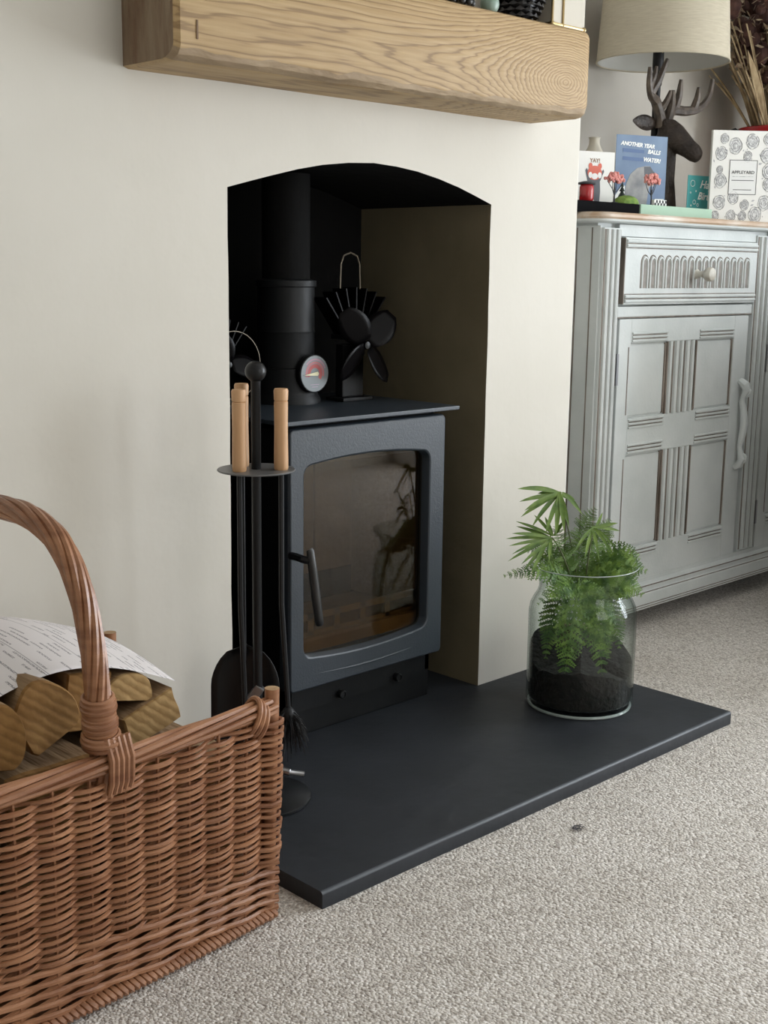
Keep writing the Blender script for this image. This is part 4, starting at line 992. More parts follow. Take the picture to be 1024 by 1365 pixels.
# doors
def door_unit(x0, x1, hinge_left=True):
    z0, z1 = .135, .868; yf = cy0-.004; w_ = x1-x0
    d = MB().box(x0+.002, x1-.002, yf+.010, cy0+.03, z0+.002, z1-.002).build('door', WP, CB)
    st = .058; mu0 = x0+w_*.355; mu1 = x0+w_*.59
    def piece(name, a, b, c, e, bev=.002): return MB().box(a, b, yf, yf+.012, c, e, bev=bev).build(name, WP, d)
    piece('stile', x0+.002, x0+st, z0+.002, z1-.002); piece('stile', x1-st-.02, x1-.002, z0+.002, z1-.002)
    piece('rail', x0+st, x1-st-.02, .802, z1-.002); piece('rail', x0+st, x1-st-.02, .500, .600); piece('rail', x0+st, x1-st-.02, z0+.002, .236)
    for (a, b) in ((x0+st, mu0), (mu1, x1-st-.02)):
        for (zl, zh) in ((.600,.802),(.236,.500)):
            MB().box(a+.006, b-.006, yf+.007, yf+.011, zl+.006, zh-.006, bev=.0015).build('panel', WP, d)
            MB().box(a+.0005, a+.005, yf+.006, yf+.0105, zl+.004, zh-.004).build('panel_wax_bead', 'wax', d)  # brown wax bead along the left edge of the panel
            MB().box(b-.006, b-.0005, yf+.004, yf+.0105, zl+.004, zh-.004).build('panel_edge', 'wax', d); MB().box(a-.012, a-.008, yf-.0006, yf+.001, zl+.01, zh-.01).build('stile_groove', 'wax', d)
            for zz, sg in ((zl, -1), (zh, 1)):      # paired notched beads on the rails
                for q in range(3):
                    mb = MB(); zz2 = zz + sg*(.006+.010*q); mb.tube([(a+.004, yf-.0005, zz2),(b-.004, yf-.0005, zz2)], .0034, 6); mb.build('rail_bead', WP, d, smooth=True)
                    if q < 2:
                        mb = MB(); mb.box(a+.006, b-.008, yf-.0008, yf+.001, zz2+sg*.005-.0011, zz2+sg*.005+.0011); mb.build('rail_groove', 'wax', d)
    for (zl, zh) in ((.600,.802),(.236,.500)):      # reeded centre muntin
        mw = mu1-mu0
        MB().box(mu0+.004, mu1-.004, yf+.004, yf+.012, zl, zh).build('muntin', WP, d)
        for q, f in enumerate((.12,.30,.48,.66,.84)):
            mb = MB(); xx = mu0+mw*f; mb.tube([(xx, yf+.003, zl),(xx, yf+.003, zh)], .0065 if q % 2 == 0 else .009, 8); mb.build('reed', WP, d, smooth=True)
        for f in (.03,.21,.39,.57,.75,.95):
            xx = mu0+mw*f; MB().box(xx-.0028, xx+.0028, yf+.0015, yf+.006, zl+.001, zh-.001).build('reed_groove', 'wax', d)
    mb = MB(); mb.box(x0-.004, x0+.004, yf-.002, yf+.01, .692, .776, bev=.001); mb.build('hinge', 'steel', d)
    mb = MB(); mb.box(x0-.004, x0+.004, yf-.002, yf+.01, .215, .29, bev=.001); mb.build('hinge', 'steel', d)
    # carved pull: scrolls above and below a bowed bar
    hx = x1-.030
    mb = MB(); bar = [(hx, yf-.002, .672),(hx-.001, yf-.020, .660),(hx, yf-.026, .645),(hx, yf-.016, .628),(hx, yf-.013, .61),(hx, yf-.020, .58),(hx, yf-.024, .545),(hx, yf-.020, .51),(hx, yf-.013, .475),(hx, yf-.018, .455),(hx, yf-.024, .438),(hx, yf-.016, .42),(hx, yf-.002, .410)]
    mb.tube(bar, [.012,.015,.012,.008,.009,.011,.012,.011,.008,.009,.012,.012,.010], 10)
    for zc_, s in ((.640, 1), (.440, 1)):
        mb.tube([(hx+.002, yf-.024+.012*math.cos(a), zc_+.013*math.sin(a)) for a in [2*PI*i/14 for i in range(14)]], .0045, 6, closed=True)
    mb.build('carved_pull', WP, d, smooth=True)
    return d
door_unit(1.354, 2.014)
door_unit(2.135, 2.795)
mb = MB(); mb.box(2.128, 2.80, cy0+.000, cy0+.03, .871, .899, bev=.003); mb.build('middle_rail', WP, CB)
MB().box(2.128, 2.80, cy0+.002, cy0+.03, 1.080, 1.110).build('top_rail', WP, CB)
dr2 = MB().box(2.14, 2.79, DY, cy0+.03, .904, 1.078, bev=.003).build('drawer', WP, CB)
mb = MB()
for z in (1.068, 1.0565, .9255, .9135): mb.tube([(2.144, DY-.001, z),(2.786, DY-.001, z)], .0046, 8)
mb.build('drawer_bead', WP, dr2, smooth=True)
# plinth mouldings
def plinth_ring(ins, z): return [(3.04-ins, .58, z), (1.255+ins, .58, z), (1.255+ins, .070+ins, z), (3.04-ins, .070+ins, z)]
mb = MB(); mb.loft([plinth_ring(.006,.056), plinth_ring(0,.058), plinth_ring(0,.100), plinth_ring(.004,.104), plinth_ring(.009,.107), plinth_ring(.009,.118), plinth_ring(.014,.124), plinth_ring(.024,.128), plinth_ring(.024,.140)]); mb.build('plinth', WP, CB)
mb = MB()
for z, i_ in ((.063,-.0006),(.070,-.0006),(.1035,.0028),(.1195,.0088)): mb.box(1.27, 3.03, .070+i_, .074+i_, z-.0012, z+.0012)
mb.build('plinth_groove', 'wax', CB)
for x in (1.30, 2.98):
    for y in (.14, .50): MB().lathe([(.025,0),(.034,.012),(.036,.03),(.030,.045),(.026,.058)], 18, (x,y,0)).build('bun_foot', 'cab_top', CB, smooth=True)

# ================================================================ THINGS ON THE CABINET
TZc = 1.138
tray = MB().box(1.195, 1.484, .140, .345, TZc, TZc+.029, bev=.002).build('black_tray', 'black_card')
tag(tray, 'flat black box at the left end of the sideboard under the greeting cards', 'box')
mint = thing('mint_box', 'flat pale mint green box at the front of the sideboard', 'box', (1.675, .23, TZc))
MB().box(1.487, 1.842, .138, .33, TZc, TZc+.030, bev=.0015).build('lid', 'mint', mint)
MB().box(1.489, 1.840, .140, .328, TZc, TZc+.004).build('base', 'black_card', mint)
TB = TZc+.0295
def card(name, label, cx, cy, ang, w_, h, zb, face_mat, back='paper_white', lean=5, gap=38):
    """folded greeting card standing open: the front panel and a rear panel hinged at its left edge"""
    a = math.radians(ang); R = Matrix.Translation((cx, cy, zb)) @ Matrix.Rotation(-a, 4, 'Z')
    T = thing(name, label, 'card', (cx, cy, zb), -a)
    MB().box(-w_/2, w_/2, -.0006, .0006, 0, h).build('front_panel', face_mat, T, local=True)
    mb = MB(); mb.box(0, w_, -.0006, .0006, 0, h); mb.xf(Matrix.Translation((-w_/2, .0014, 0)) @ Matrix.Rotation(math.radians(gap), 4, 'Z')); mb.build('rear_panel', back, T, local=True)
    return T
FM = Matrix.Rotation(PI/2, 4, 'X')      # text standing upright, facing the front of the card
def tm(x, z, rot=0, y=-.0012): return Matrix.Translation((x, y, z)) @ Matrix.Rotation(rot, 4, 'Y') @ FM
def blob(poly, name, mat_, parent, y=-.0012):
    return MB().prism(poly, lambda p, s: (p[0], y+.0004*s, p[1])).build(name, mat_, parent, local=True)
def ell(cx, cz, rx, rz, n=20, a0=0): return [(cx+rx*math.cos(a0+2*PI*i/n), cz+rz*math.sin(a0+2*PI*i/n)) for i in range(n)]
# red panda card
C1 = card('greeting_card', 'white greeting card with a red panda beside the chimney breast', 1.447, .262, 20, .118, .140, TB, 'paper_white')
text_part('YAY!', .015, flat('print_brown', (.28,.17,.10)), C1, tm(-.004,.116), bold=.0002)
pg, prd = flat('print_grey', (.10,.105,.12)), flat('print_coral', (.62,.13,.08))
blob([(-.022,.0),(-.010,.0),(-.006,.022),(.002,.0),(.014,.0),(.016,.035),(.014,.062),(.026,.088),(.024,.094),(.008,.078),(-.018,.078),(-.030,.096),(-.034,.090),(-.026,.062),(-.026,.035)], 'panda_body', pg, C1)
blob(ell(-.004,.084,.023,.019), 'panda_head', prd, C1, -.0017)
blob(ell(-.018,.102,.006,.008), 'panda_ear', prd, C1, -.0016); blob(ell(.012,.102,.006,.008), 'panda_ear', prd, C1, -.0016)
wht = flat('print_white', (.85,.84,.82))
blob(ell(-.004,.075,.010,.008), 'panda_muzzle', wht, C1, -.0021); blob(ell(-.018,.078,.006,.008), 'panda_cheek', wht, C1, -.0021); blob(ell(.012,.078,.006,.008), 'panda_cheek', wht, C1, -.0021)
# bear card
blue = mat('print_sky_blue', (.10,.155,.27), .55, col2=(.21,.295,.41), scale=5.5, lo=.35, hi=.7)
C2 = card('greeting_card', 'blue greeting card with a grey bear in front of the stag lamp', 1.640, .250, 22, .168, .196, TB, blue)
tw = flat('print_lettering_white', (.88,.88,.86))
text_part('ANOTHER YEAR', .0150, tw, C2, tm(-.014,.170,.06), bold=.0006, shear=.2)
text_part('BALLS', .0155, tw, C2, tm(.040,.152,.06), bold=.0006, shear=.2); text_part('WATER!', .0155, tw, C2, tm(.034,.130,.06), bold=.0006, shear=.2)
pb = flat('print_dark_blue', (.095,.155,.30))
for z in (.154, .132): blob([(-.062,z+.006),(.008,z+.003),(.008,z-.006),(-.062,z-.004)], 'faded_line', pb, C2)
gry = mat('print_bear_grey', (.20,.205,.22), .7, col2=(.38,.37,.36), scale=22)
blob([(-.048,.0),(-.050,.035),(-.046,.065),(-.034,.090),(-.012,.108),(.014,.114),(.030,.114),(.038,.104),(.048,.094),(.054,.076),(.046,.060),(.030,.058),(.026,.03),(.022,0)], 'bear_figure', gry, C2)
blob([(.010,.112),(.030,.1135),(.038,.104),(.049,.094),(.055,.076),(.047,.062),(.036,.066),(.026,.078),(.012,.090)], 'bear_head', pg, C2, -.0015)
blob(ell(.038,.086,.003,.004), 'bear_eye', wht, C2, -.0017); blob(ell(.050,.070,.005,.004), 'bear_nose', pg, C2, -.0017)
blob([(-.083,0),(-.083,.028),(-.070,.046),(-.058,.060),(-.050,.058),(-.050,0)], 'ice_block', wht, C2, -.0010)
blob([(.052,.0),(.052,.026),(.080,.026),(.080,0)], 'ice_floe', flat('print_pale_grey', (.55,.55,.55)), C2, -.0010)
blob([(-.066,.008),(-.060,.036),(-.054,.008)], 'fir_tree', pg, C2, -.0016)
# teal card
teal = mat('print_teal', (.045,.30,.31), .6, col2=(.07,.36,.36), scale=9)
C3 = card('greeting_card', 'teal birthday card half hidden by the floral card', 1.972, .245, 12, .150, .105, TB, teal)
text_part('Happy', .032, tw, C3, tm(.016,.078,.04), bold=.0006, shear=.3); text_part('Birthday', .030, tw, C3, tm(.018,.044,.04), bold=.0007, shear=.3)
for (x, z, r) in ((-.055,.082,.009),(-.045,.028,.006),(-.062,.055,.002),(-.040,.060,.002),(-.030,.02,.004),(-.058,.018,.002)):
    mb = MB(); mb.tube([(x+r*math.cos(a), -.0012, z+r*math.sin(a)) for a in [2*PI*i/16 for i in range(16)]], .0008, 4, closed=True); mb.build('doodle', tw, C3, local=True)
# floral card / box
a = math.radians(38); C4 = thing('floral_gift_card', 'tall white card printed with grey flowers and a framed title at the front edge', 'card', (2.012, .148, TZc), -a)
MB().box(-.098, .098, -.004, .010, 0, .262, bev=.001).build('front_panel', 'paper_white', C4, local=True)
fr_ = random.Random(21)
def rose(cx, cz, s_):
    mb = MB()
    for ring_, (rad, npt) in enumerate(((s_, 6), (s_*.68, 5), (s_*.36, 4))):
        for q in range(npt):
            a0 = 2*PI*q/npt + ring_*.5 + fr_.random(); pts = []
            for i in range(8):
                aa = a0 - .75 + 1.5*i/7; rr_ = rad*(1+.14*math.sin(PI*i/7))
                pts.append((max(-.097, min(.097, cx+rr_*math.cos(aa)*.85)), -.0043, max(.001, min(.261, cz+rr_*math.sin(aa)))))
            mb.tube(pts, .00055, 3, caps=False)
    mb.build('printed_rose', flat('print_rose_line', (.17,.17,.18)), C4, local=True, fix=False)
    mb = MB(); poly = []
    for i in range(20):
        a_ = 2*PI*i/20; rr_ = s_*(1.0+.14*math.sin(5*a_)); poly.append((max(-.0975, min(.0975, cx+rr_*math.cos(a_)*.9)), max(.0005, min(.2615, cz+rr_*math.sin(a_)))))
    blob(poly, 'printed_bloom', mat_bloom, C4, -.0042)
mat_bloom = mat('print_bloom_wash', (.45,.45,.45), .8, col2=(.72,.72,.71), scale=150, lo=.38, hi=.6)
for (x, z, s_) in ((-.062,.238,.013),(-.028,.218,.021),(.024,.232,.020),(.072,.238,.016),(-.070,.196,.018),(.012,.188,.014),(.070,.192,.020),(-.068,.118,.019),(-.072,.150,.010),(.078,.148,.020),(.080,.110,.018),(-.068,.056,.019),(-.026,.070,.017),(.010,.050,.014),(.070,.056,.020),(-.030,.018,.015),(.044,.022,.021),(-.078,.018,.012),(.005,.018,.013)): rose(x, z, s_)
mb = MB()
for q in range(46):
    x, z = fr_.uniform(-.09,.09), fr_.uniform(.01,.25)
    if abs(x) < .045 and .075 < z < .185: continue
    a_ = fr_.uniform(0, PI); l = fr_.uniform(.006,.013); dx, dz = math.cos(a_)*l, math.sin(a_)*l
    if abs(x+dx) > .096 or z+dz > .26: continue
    mb.add([(x,-.00425,z),(x+dx*.5-dz*.22,-.00425,z+dz*.5+dx*.22),(x+dx,-.00425,z+dz),(x+dx*.5+dz*.22,-.00425,z+dz*.5-dx*.22)], [(0,1,2,3)])
mb.build('printed_leaves', flat('print_leaf_grey', (.42,.42,.43)), C4, local=True)
MB().box(-.042, .042, -.0046, -.004, .080, .178).build('title_panel', flat('print_panel', (.76,.76,.74)), C4, local=True)
mb = MB()
for (x0_, x1_, z0_, z1_) in ((-.042,.042,.177,.1785),(-.042,.042,.0795,.081),(-.0425,-.041,.080,.178),(.041,.0425,.080,.178)): mb.box(x0_, x1_, -.0050, -.0044, z0_, z1_)
mb.box(-.034,.034,-.0050,-.0045,.1195,.1212); mb.box(-.028,.028,-.0050,-.0045,.0925,.0942)
mb.build('title_border', 'ink', C4, local=True)
mb = MB(); mb.box(-.032,.032,-.0049,-.0045,.1305,.1318); mb.build('title_rule', 'ink_grey', C4, local=True)
text_part('APPLEYARD', .0132, 'ink', C4, tm(0,.143,0,-.0050))

# blossom ornaments on the boxes
def blossom(label, x, y, zb, h, w_, seed, check=False):
    r = random.Random(seed); T = thing('blossom_ornament', label, 'ornament', (x, y, zb))
    mb = MB(); mb.tube([(0,0,0),(.001,0,h*.3),(0,0,h*.5)], [.0022,.0018,.0014], 6)
    for q in range(5):
        xx = (q-2)/2*w_*.36; mb.tube([(0,0,h*(.22+.05*abs(q-2))),(xx*.5,r.uniform(-.004,.004),h*.45),(xx,r.uniform(-.006,.006),h*.70)], [.0014,.0012,.0008], 5)
    mb.build('trunk', 'ink', T, local=True, smooth=True)
    mb = MB()
    for q in range(80):
        a_ = r.uniform(0, 2*PI); f = math.sqrt(r.random()); xx = f*math.cos(a_)*w_*.5; zz = h*.83 + f*math.sin(a_)*h*.15 - .12*abs(xx)
        mb.ball((xx, r.uniform(-.008,.008), zz), r.uniform(.0035,.006), 5, sy=.8)
    mb.build('blossom', 'pink', T, local=True, smooth=True, fix=False)
    MB().lathe([(0,0),(.010,0),(.010,.003),(.004,.004),(0,.004)], 14).build('foot', 'ink', T, local=True)
    return T
blossom('pink blossom tree ornament in front of the red panda card', 1.420, .178, TB, .082, .076, 1)
blossom('pink blossom tree ornament in front of the blue bear card', 1.592, .178, TB, .088, .062, 2)
# green mossy mound with a tiny fir
T = thing('mossy_mound', 'small green mossy mound ornament below the bear card', 'ornament', (1.470, .175, TB))
mb = MB(); prof = [(.042,0),(.041,.006),(.036,.013),(.026,.019),(.012,.0225),(0,.023)]; mb.lathe(prof, 24)
mb.v = [(v[0]*1.05, v[1]*.7, v[2]+.002*noise.noise(Vector(v)*60)) for v in mb.v]; mb.build('moss', 'moss', T, local=True, smooth=True)
mb = MB(); mb.lathe([(.011,.020),(.003,.034),(.008,.034),(.002,.046),(.005,.046),(0,.060)], 10, (-.006,.010,0)); mb.build('fir', flat('fir_dark', (.012,.022,.016)), T, local=True)
# chequered stand
T = thing('chequered_stand', 'small black and white chequered stand below the pink blossom', 'ornament', (1.628, .172, TB)); sq = .0068
MB().box(-.030,.030,-.001,.010,0,.0185, bev=.0005).build('block', 'paper_white', T, local=True)
for i in range(8):
    for j in range(2):
        if (i+j) % 2 == 0:
            MB().box(-.029+i*.00725, -.029+(i+1)*.00725, -.0018, -.0008, .002+j*.0075, .0095+j*.0075).build('chequer', 'ink', T, local=True)
# red jar
T = thing('red_jar', 'small red jar with black lid beside the chimney breast', 'jar', (1.290, .172, TB))
mb = MB(); mb.lathe([(0,0),(.016,0),(.0185,.004),(.0185,.036),(.015,.042),(0,.042)], 28); mb.build('body', 'red', T, local=True, smooth=True)
mb = MB(); mb.lathe([(0,.042),(.022,.042),(.023,.044),(.022,.047),(.010,.050),(0,.050)], 28); mb.build('lid', 'ink', T, local=True, smooth=True)
# bottle vase
v = MB().lathe([(0,0),(.040,0),(.046,.01),(.047,.12),(.044,.16),(.036,.186),(.021,.208),(.016,.220),(.0155,.236),(.018,.240),(.013,.240),(.012,.215),(0,.21)], 36).build('bottle_vase', 'vase', smooth=True, sharp=50)
v.location = (1.715, .47, TZc); tag(v, 'stone coloured bottle vase behind the red panda card', 'vase')

# ---------------------------------------------------------------- stag lamp
LX, LY = 1.930, .385
LP = thing('stag_lamp', 'table lamp with bronze stag head base and cream drum shade', 'lamp', (LX, LY, TZc))
Zt = TZc
mb = MB(); mb.lathe([(0,0),(.075,0),(.078,.004),(.078,.014),(.070,.020),(.05,.026),(0,.027)], 36); mb.build('base', 'deer', LP, local=True, smooth=True)
def ering(c, rx, ry, t, n=16):      # ring of an ellipse around direction t in the YZ plane (x is width)
    t = Vector(t).normalized(); nx = Vector((1,0,0)); ny = t.cross(nx).normalized()
    return [Vector(c)+nx*(rx*math.cos(2*PI*k/n))+ny*(ry*math.sin(2*PI*k/n)) for k in range(n)]
mb = MB()
neck = [((0,-.010,.020),.052,.052,(0,0,1)),((0,-.010,.07),.046,.047,(0,0,1)),((0,-.008,.13),.040,.043,(0,-.1,1)),((0,-.012,.19),.035,.042,(0,-.2,1)),((0,-.018,.235),.032,.038,(0,-.4,1)),((0,-.026,.262),.024,.028,(0,-.6,1))]
mb.loft([ering(*q) for q in neck])
head = [((0,.004,.274),.012,.014,(0,-1,-.1)),((0,-.008,.272),.026,.029,(0,-1,-.2)),((0,-.028,.262),.034,.043,(0,-1,-.4)),((0,-.052,.247),.033,.041,(0,-1,-.55)),((0,-.078,.229),.026,.034,(0,-1,-.65)),((0,-.102,.212),.021,.028,(0,-1,-.65)),((0,-.122,.198),.0215,.0265,(0,-1,-.65)),((0,-.136,.188),.017,.020,(0,-1,-.6)),((0,-.142,.184),.006,.008,(0,-1,-.6))]
mb.loft([ering(*q) for q in head])
for sx in (-1, 1): mb.ball((sx*.027,-.046,.264), .008, 6); mb.ball((sx*.009,-.124,.190), .008, 6); mb.ball((sx*.016,-.028,.290), .014, 6)
hd = mb.build('stag_head', 'deer', LP, local=True, fix=False)
rm = hd.modifiers.new('remesh', 'REMESH'); rm.mode = 'VOXEL'; rm.voxel_size = .0042; rm.use_smooth_shade = True
smo = hd.modifiers.new('smooth', 'SMOOTH'); smo.iterations = 4; smo.factor = .5
for sx in (-1, 1):
    mb = MB(); S = Vector((sx*.030, .002, .288)); e = S + Vector((sx*.088, .018, .004)); ring_ = []
    m = 8; rings = []
    for i in range(m+1):
        t = i/m; c = S+(e-S)*t; ww = .022*math.sin(PI*min(1, .14+.84*t))**.8+.001
        rings.append([c+Vector((0, math.sin(q)*ww*.28, math.cos(q)*ww)) for q in [2*PI*k/12 for k in range(12)]])
    mb.loft(rings); mb.build('ear', 'deer', LP, local=True, smooth=True)
    mb = MB()
    S = Vector((0,-.010,.295))
    def T3(a, r_, n=8):
        P = catmull([(sx*x+S.x, y+S.y, z+S.z) for x, y, z in a], 5); m = len(P)-1
        mb.tube(P, [r_*1.18*(1-.62*(i/m)**1.6) for i in range(m+1)], n)
    if sx > 0:
        T3([(.014,0,-.016),(.026,.004,.020),(.052,.004,.040),(.100,-.012,.040),(.155,-.024,.054),(.192,-.030,.092),(.204,-.032,.142)], .0150)
        T3([(.016,0,.0),(.008,-.018,.050),(.000,-.026,.090)], .0130)
        T3([(.058,.004,.040),(.060,-.008,.082),(.058,-.014,.128)], .0115)
        T3([(.128,-.018,.046),(.134,-.026,.080),(.132,-.030,.112)], .0110)
    else:
        T3([(.014,0,-.016),(.024,.002,.022),(.050,.000,.056),(.088,-.012,.066),(.118,-.022,.094),(.124,-.026,.142)], .0150)
        T3([(.030,.0,.030),(.018,-.016,.056),(.012,-.026,.088)], .0100)
        T3([(.100,-.016,.074),(.082,-.030,.112),(.062,-.042,.170)], .0120)
        T3([(.112,-.020,.088),(.106,-.030,.120),(.104,-.034,.146)], .0085)
    mb.build('antler', ['antler_m'] if 'antler_m' in M else [M.setdefault('antler_m', mat('antler_resin', (.055,.040,.030), .5, col2=(.15,.115,.085), scale=28, lo=.42, hi=.75, bump=.3))], LP, local=True, smooth=True)
mb = MB(); mb.lathe([(.016,.02),(.016,.05),(.011,.06),(.011,.40),(.0140,.405),(.0140,.445),(.0165,.45),(.0165,.50),(0,.50)], 20, (.0,.022,0)); mb.build('lamp_pole', 'cast', LP, local=True, smooth=True)
SZ = 1.606-Zt
mb = MB(); R0, R1, hh = .197, .181, .235
mb.lathe([(R0-.002,SZ),(R0,SZ),(R0,SZ+.004),(R0-.0005,SZ+.006),(R1,SZ+hh),(R1-.002,SZ+hh),(R0-.0025,SZ+.004),(R0-.002,SZ)], 64, (.005,.010,0))
sh = mb.build('lamp_shade', 'linen', LP, local=True, smooth=True)
mb = MB(); mb.lathe([(R0-.0045,SZ+.003),(R1-.0045,SZ+hh-.001),(R1-.0038,SZ+hh-.001),(R0-.0038,SZ+.003),(R0-.0045,SZ+.003)], 64, (.005,.010,0)); mb.build('shade_lining', flat('shade_lining', (.50,.49,.45), .8), LP, local=True, smooth=True)
mb = MB(); mb.tube([(.005+(R0-.001)*math.cos(a), .010+(R0-.001)*math.sin(a), SZ+.002) for a in [2*PI*i/64 for i in range(64)]], .003, 6, closed=True); mb.build('shade_trim', 'linen', LP, local=True, smooth=True)
mb = MB()
for q in range(3):
    a = 2*PI*q/3+.3; mb.tube([(0,.022,.48),(.005+R1*math.cos(a)*.98, .010+R1*math.sin(a)*.98, SZ+hh-.02)], .0022, 6)
mb.build('shade_spider', 'brass', LP, local=True, smooth=True)

# ---------------------------------------------------------------- pine cones
def pinecone(label, loc, R, H, seed=0, rows=13):
    T = thing('pine_cone', label, 'pine cone', loc)
    mb = MB(); mb.ball((0,0,H*.5), R*.72, 10, sz=H*.48/(R*.72)); mb.build('core', 'cone', T, local=True, smooth=True)
    rnd_ = random.Random(seed); mb = MB()
    for q in range(rows):
        t = (q+.5)/rows; rad = R*math.sin(PI*min(.98, .12+.80*t))**.7; nn = max(7, int(2*PI*rad/(R*.36)))
        for k in range(nn):
            a = 2*PI*(k+.5*(q % 2))/nn; c, s = math.cos(a), math.sin(a); w_ = PI*rad/nn*1.05; z = H*t
            P = lambda r_, l, zz: (r_*c-l*s, r_*s+l*c, zz)
            vs = [P(rad*.55,-w_*.6,z), P(rad*.55,w_*.6,z), P(rad*.98,w_,z-H*.02), P(rad*1.06,0,z-H*.035), P(rad*.98,-w_,z-H*.02), P(rad*.55,0,z+H*.045), P(rad*1.0,0,z+H*.028)]
            mb.add(vs, [(0,1,2,3,4),(0,4,6,5),(1,5,6,2),(4,3,6),(3,2,6)])
    mb.build('scales', 'cone', T, local=True)
    return T
pinecone('large black pine cone on the oak mantel', (.690,-.088,1.489), .056, .15, 1, 15)
pinecone('dark pine cone peeping out behind the floral card', (2.205,.33,TZc), .050, .205, 2, 17)

# ---------------------------------------------------------------- dried flowers in the red pot
PX, PY = 2.69, .44
PT = thing('dried_flower_pot', 'red enamel pot of dried grasses and dark flowers beside the lamp', 'flower pot', (PX, PY, TZc))
mb = MB(); mb.lathe([(0,0),(.095,0),(.100,.006),(.108,.32),(.116,.334),(.116,.342),(.108,.345),(.100,.338),(.094,.30),(0,.29)], 36); mb.build('pot', 'red', PT, local=True, smooth=True)
mb = MB()
mb.tube([(-r_*.80, r_*.60, z_) for r_, z_ in ((.104,.318),(.135,.336),(.165,.326),(.178,.295),(.172,.24),(.150,.18),(.098,.15))], .006, 8); mb.build('pot_handle', 'cast', PT, local=True, smooth=True)
rnd = random.Random(9)
straw = mat('dried_straw', (.24,.165,.085), .8, col2=(.40,.30,.17), scale=30); dk = mat('dried_dark_bloom', (.050,.020,.018), .8, col2=(.12,.055,.04), scale=40); pal = mat('dried_pale_bloom', (.40,.33,.22), .85, col2=(.26,.16,.10), scale=60)
mb = MB()
for i in range(150):
    a = rnd.uniform(0, 2*PI); f = math.sqrt(rnd.random()); r0_, r1_ = .06*f, .29*f+.02; hgt = rnd.uniform(.16,.44)
    p0 = Vector((r0_*math.cos(a), r0_*math.sin(a)*.8, .29)); p2 = Vector((r1_*math.cos(a), max(-.2,min(.14,r1_*math.sin(a)*.8)), .33+hgt)); p1 = (p0+p2)/2 - Vector((math.cos(a)*.02, 0, -.02))
    p2.x = min(p2.x, .2); mb.tube(bez(p0, p1, p2, 5), rnd.uniform(.0014,.0034), 4, caps=False)
mb.build('dried_stems', straw, PT, local=True, fix=False)['kind'] = 'stuff'
mb = MB()
for i in range(150):
    a = rnd.uniform(0, 2*PI); f = rnd.random()**.5; z = rnd.uniform(.50,.82); r_ = (.10+.20*(z-.5)/.3)*f
    c = Vector((min(.2, r_*1.15*math.cos(a)), max(-.19,min(.13,r_*math.sin(a)*.8)), z)); s_ = rnd.uniform(.018,.036)
    mb.ball(c, s_, 5, sx=rnd.uniform(.6,1), sy=rnd.uniform(.6,1), sz=rnd.uniform(.8,1.5))
mb.build('dark_blooms', dk, PT, local=True, fix=False)['kind'] = 'stuff'
mb = MB()
for i in range(900):
    a = rnd.uniform(0, 2*PI); f = rnd.random()**.4; z = rnd.uniform(.46,.84); r_ = (.12+.22*(z-.46)/.36)*f
    c = Vector((min(.2, r_*1.15*math.cos(a)), max(-.2,min(.15,r_*math.sin(a)*.8)), z)); d = Vector((rnd.uniform(-1,1), rnd.uniform(-1,1), rnd.uniform(-.4,1.2))).normalized(); l = rnd.uniform(.02,.055); s_ = d.orthogonal().normalized()*rnd.uniform(.004,.011)
    mb.add([c, c+d*l*.5+s_, c+d*l, c+d*l*.5-s_], [(0,1,2,3)])
mb.build('seed_heads', pal, PT, local=True, fix=False)['kind'] = 'stuff'
mb = MB()   # one broad dry leaf bending out to the left
leaflet(mb, Vector((-.06,-.02,.33)), Vector((-.30,-.06,.57)), .026, .01, Vector((0,-1,.1)))
mb.build('dry_leaf', straw, PT, local=True, smooth=True, fix=False)
mb = MB()
c = Vector((.045,-.13,.60))
for q in range(15):
    t = q/14; z = c.z+.24*t; rad = .060*math.sin(PI*(.12+.8*t))**.7
    for k in range(12):
        a = 2*PI*(k+.5*(q%2))/12; w_ = PI*rad/12*1.1; co, si = math.cos(a), math.sin(a)
        P = lambda r_, l, zz: (c.x+r_*co-l*si, c.y+r_*si+l*co, zz)
        mb.add([P(rad*.5,-w_*.6,z), P(rad*.5,w_*.6,z), P(rad,w_,z-.004), P(rad*1.07,0,z-.007), P(rad,-w_,z-.004), P(rad*.5,0,z+.010), P(rad,0,z+.006)], [(0,1,2,3,4),(0,4,6,5),(1,5,6,2),(4,3,6),(3,2,6)])
mb.build('seed_cone', 'cone', PT, local=True)

# ================================================================ THINGS ON THE MANTEL
MZ = 1.489
egg = MB().ball((0,0,.021), .021, 12, sx=1.0, sy=.85, sz=1.0).build('pebble', 'jade', smooth=True)
egg.location = (.578, -.105, MZ); tag(egg, 'smooth grey green egg shaped stone on the mantel', 'stone')
T = thing('brass_lantern', 'brass edged cream lantern box at the right end of the mantel', 'lantern', (.805, -.085, MZ))
bw_, bd_ = .058, .045
MB().box(-bw_+.003, bw_-.003, -bd_+.003, bd_-.003, .008, .15).build('cream_panels', flat('cream_panel', (.56,.52,.44), .7), T, local=True)
mb = MB()
for sx in (-1, -.36):
    for sy in (-1, 1): mb.tube([(sx*(bw_-.002), sy*(bd_-.002), 0),(sx*(bw_-.002), sy*(bd_-.002), .155)], .0028, 8)
mb.build('brass_bars', 'brass', T, local=True, smooth=True)
mb = MB(); mb.box(-bw_, bw_, -bd_, bd_, .003, .009, bev=.002); mb.ball((bw_-.004,-bd_+.004,.006), .006, 8); mb.ball((-bw_+.004,-bd_+.004,.006), .006, 8); mb.build('brass_base', 'brass', T, local=True, smooth=True)
MB().box(-bw_+.002, bw_-.002, -bd_+.002, bd_-.002, 0, .004).build('underside', 'ink', T, local=True)
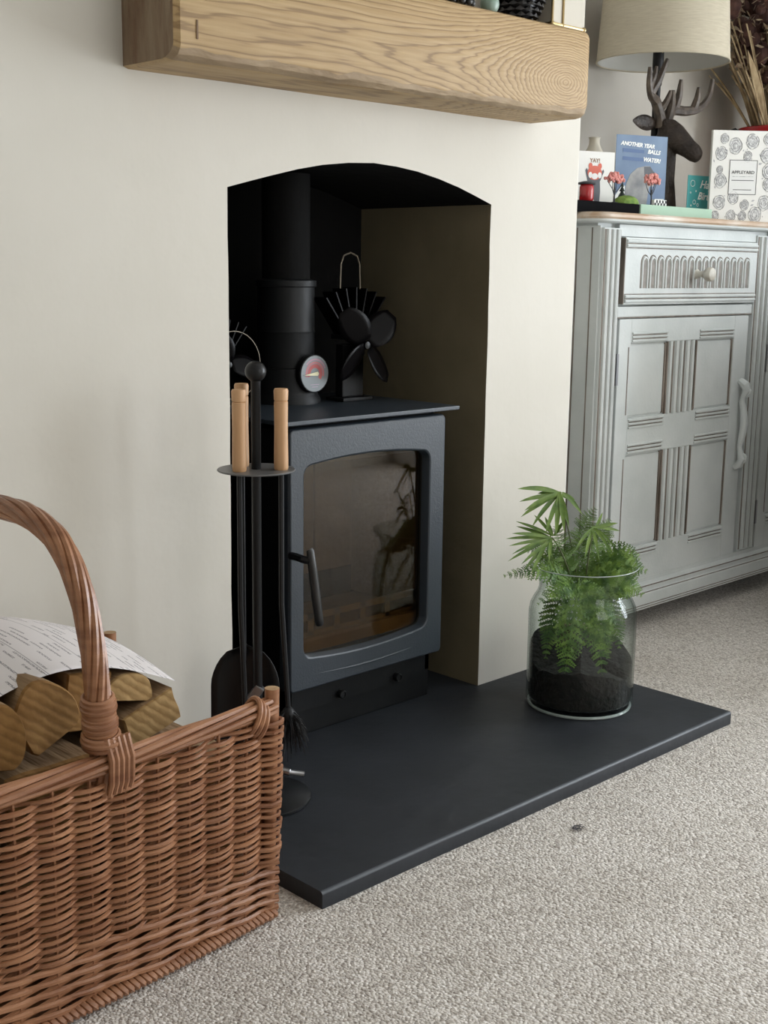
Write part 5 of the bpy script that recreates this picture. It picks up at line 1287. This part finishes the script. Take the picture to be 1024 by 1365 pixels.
T = thing('beaded_candle_dish', 'dark metal dish with beaded foot at the top centre on the mantel', 'dish', (.468, -.098, MZ))
mb = MB(); mb.lathe([(0,.012),(.040,.012),(.052,.02),(.056,.05),(.052,.06),(0,.055)], 36); mb.build('bowl', 'cone', T, local=True, smooth=True)
for q in range(14):
    a = 2*PI*q/14; MB().ball((.044*math.cos(a), .044*math.sin(a), .007), .007, 6).build('bead', 'steel_dark', T, local=True, smooth=True)

# scrap of dark fluff on the carpet
lr = random.Random(4); mb = MB()
for i in range(26):
    a = lr.uniform(0, 2*PI); p = Vector((lr.uniform(-.011,.011), lr.uniform(-.006,.006), .003+lr.uniform(0,.003))); d = Vector((math.cos(a), math.sin(a)*.7, lr.uniform(-.1,.2)))*lr.uniform(.004,.010)
    mb.tube([p-d, p+Vector((0,0,.001)), p+d], [.0004,.0008,.0004], 4)
fl = mb.build('carpet_fluff', flat('fluff_grey', (.10,.095,.10), .9), fix=False); fl.location = (.317, -.598, 0)
tag(fl, 'tiny scrap of dark fluff on the carpet in front of the hearth', 'fluff')

# ================================================================ ARMCHAIR, unseen just right of the frame, placed to shade the sideboard
AC = thing('armchair', 'unseen grey upholstered armchair right of the hearth, placed to shade the sideboard', 'armchair', (2.24, -.64, 0), math.radians(0))
fab = mat('grey_upholstery', (.20,.19,.18), .9, col2=(.25,.24,.22), scale=60, bump=.3, bscale=300)
MB().box(-.42,.42,-.40,.36,.13,.34, bev=.03).build('seat_base', fab, AC, local=True, smooth=True)
MB().box(-.28,.28,-.42,.22,.34,.48, bev=.045).build('seat_cushion', fab, AC, local=True, smooth=True)
for sx in (-1, 1): MB().box(min(sx*.28,sx*.44), max(sx*.28,sx*.44), -.41,.37,.13,.62, bev=.06).build('arm', fab, AC, local=True, smooth=True)
mb = MB(); mb.box(-.42,.42,.18,.40,.30,.98, bev=.07); mb.build('backrest', fab, AC, local=True, smooth=True)
for sx in (-1, 1):
    for sy in (-1, 1): MB().lathe([(.014,0),(.020,.13)], 12, (sx*.36, sy*.33, 0)).build('leg', 'oak_end', AC, local=True, smooth=True)

# tidy helper properties
for o in bpy.data.objects:
    if '_org' in o: del o['_org']
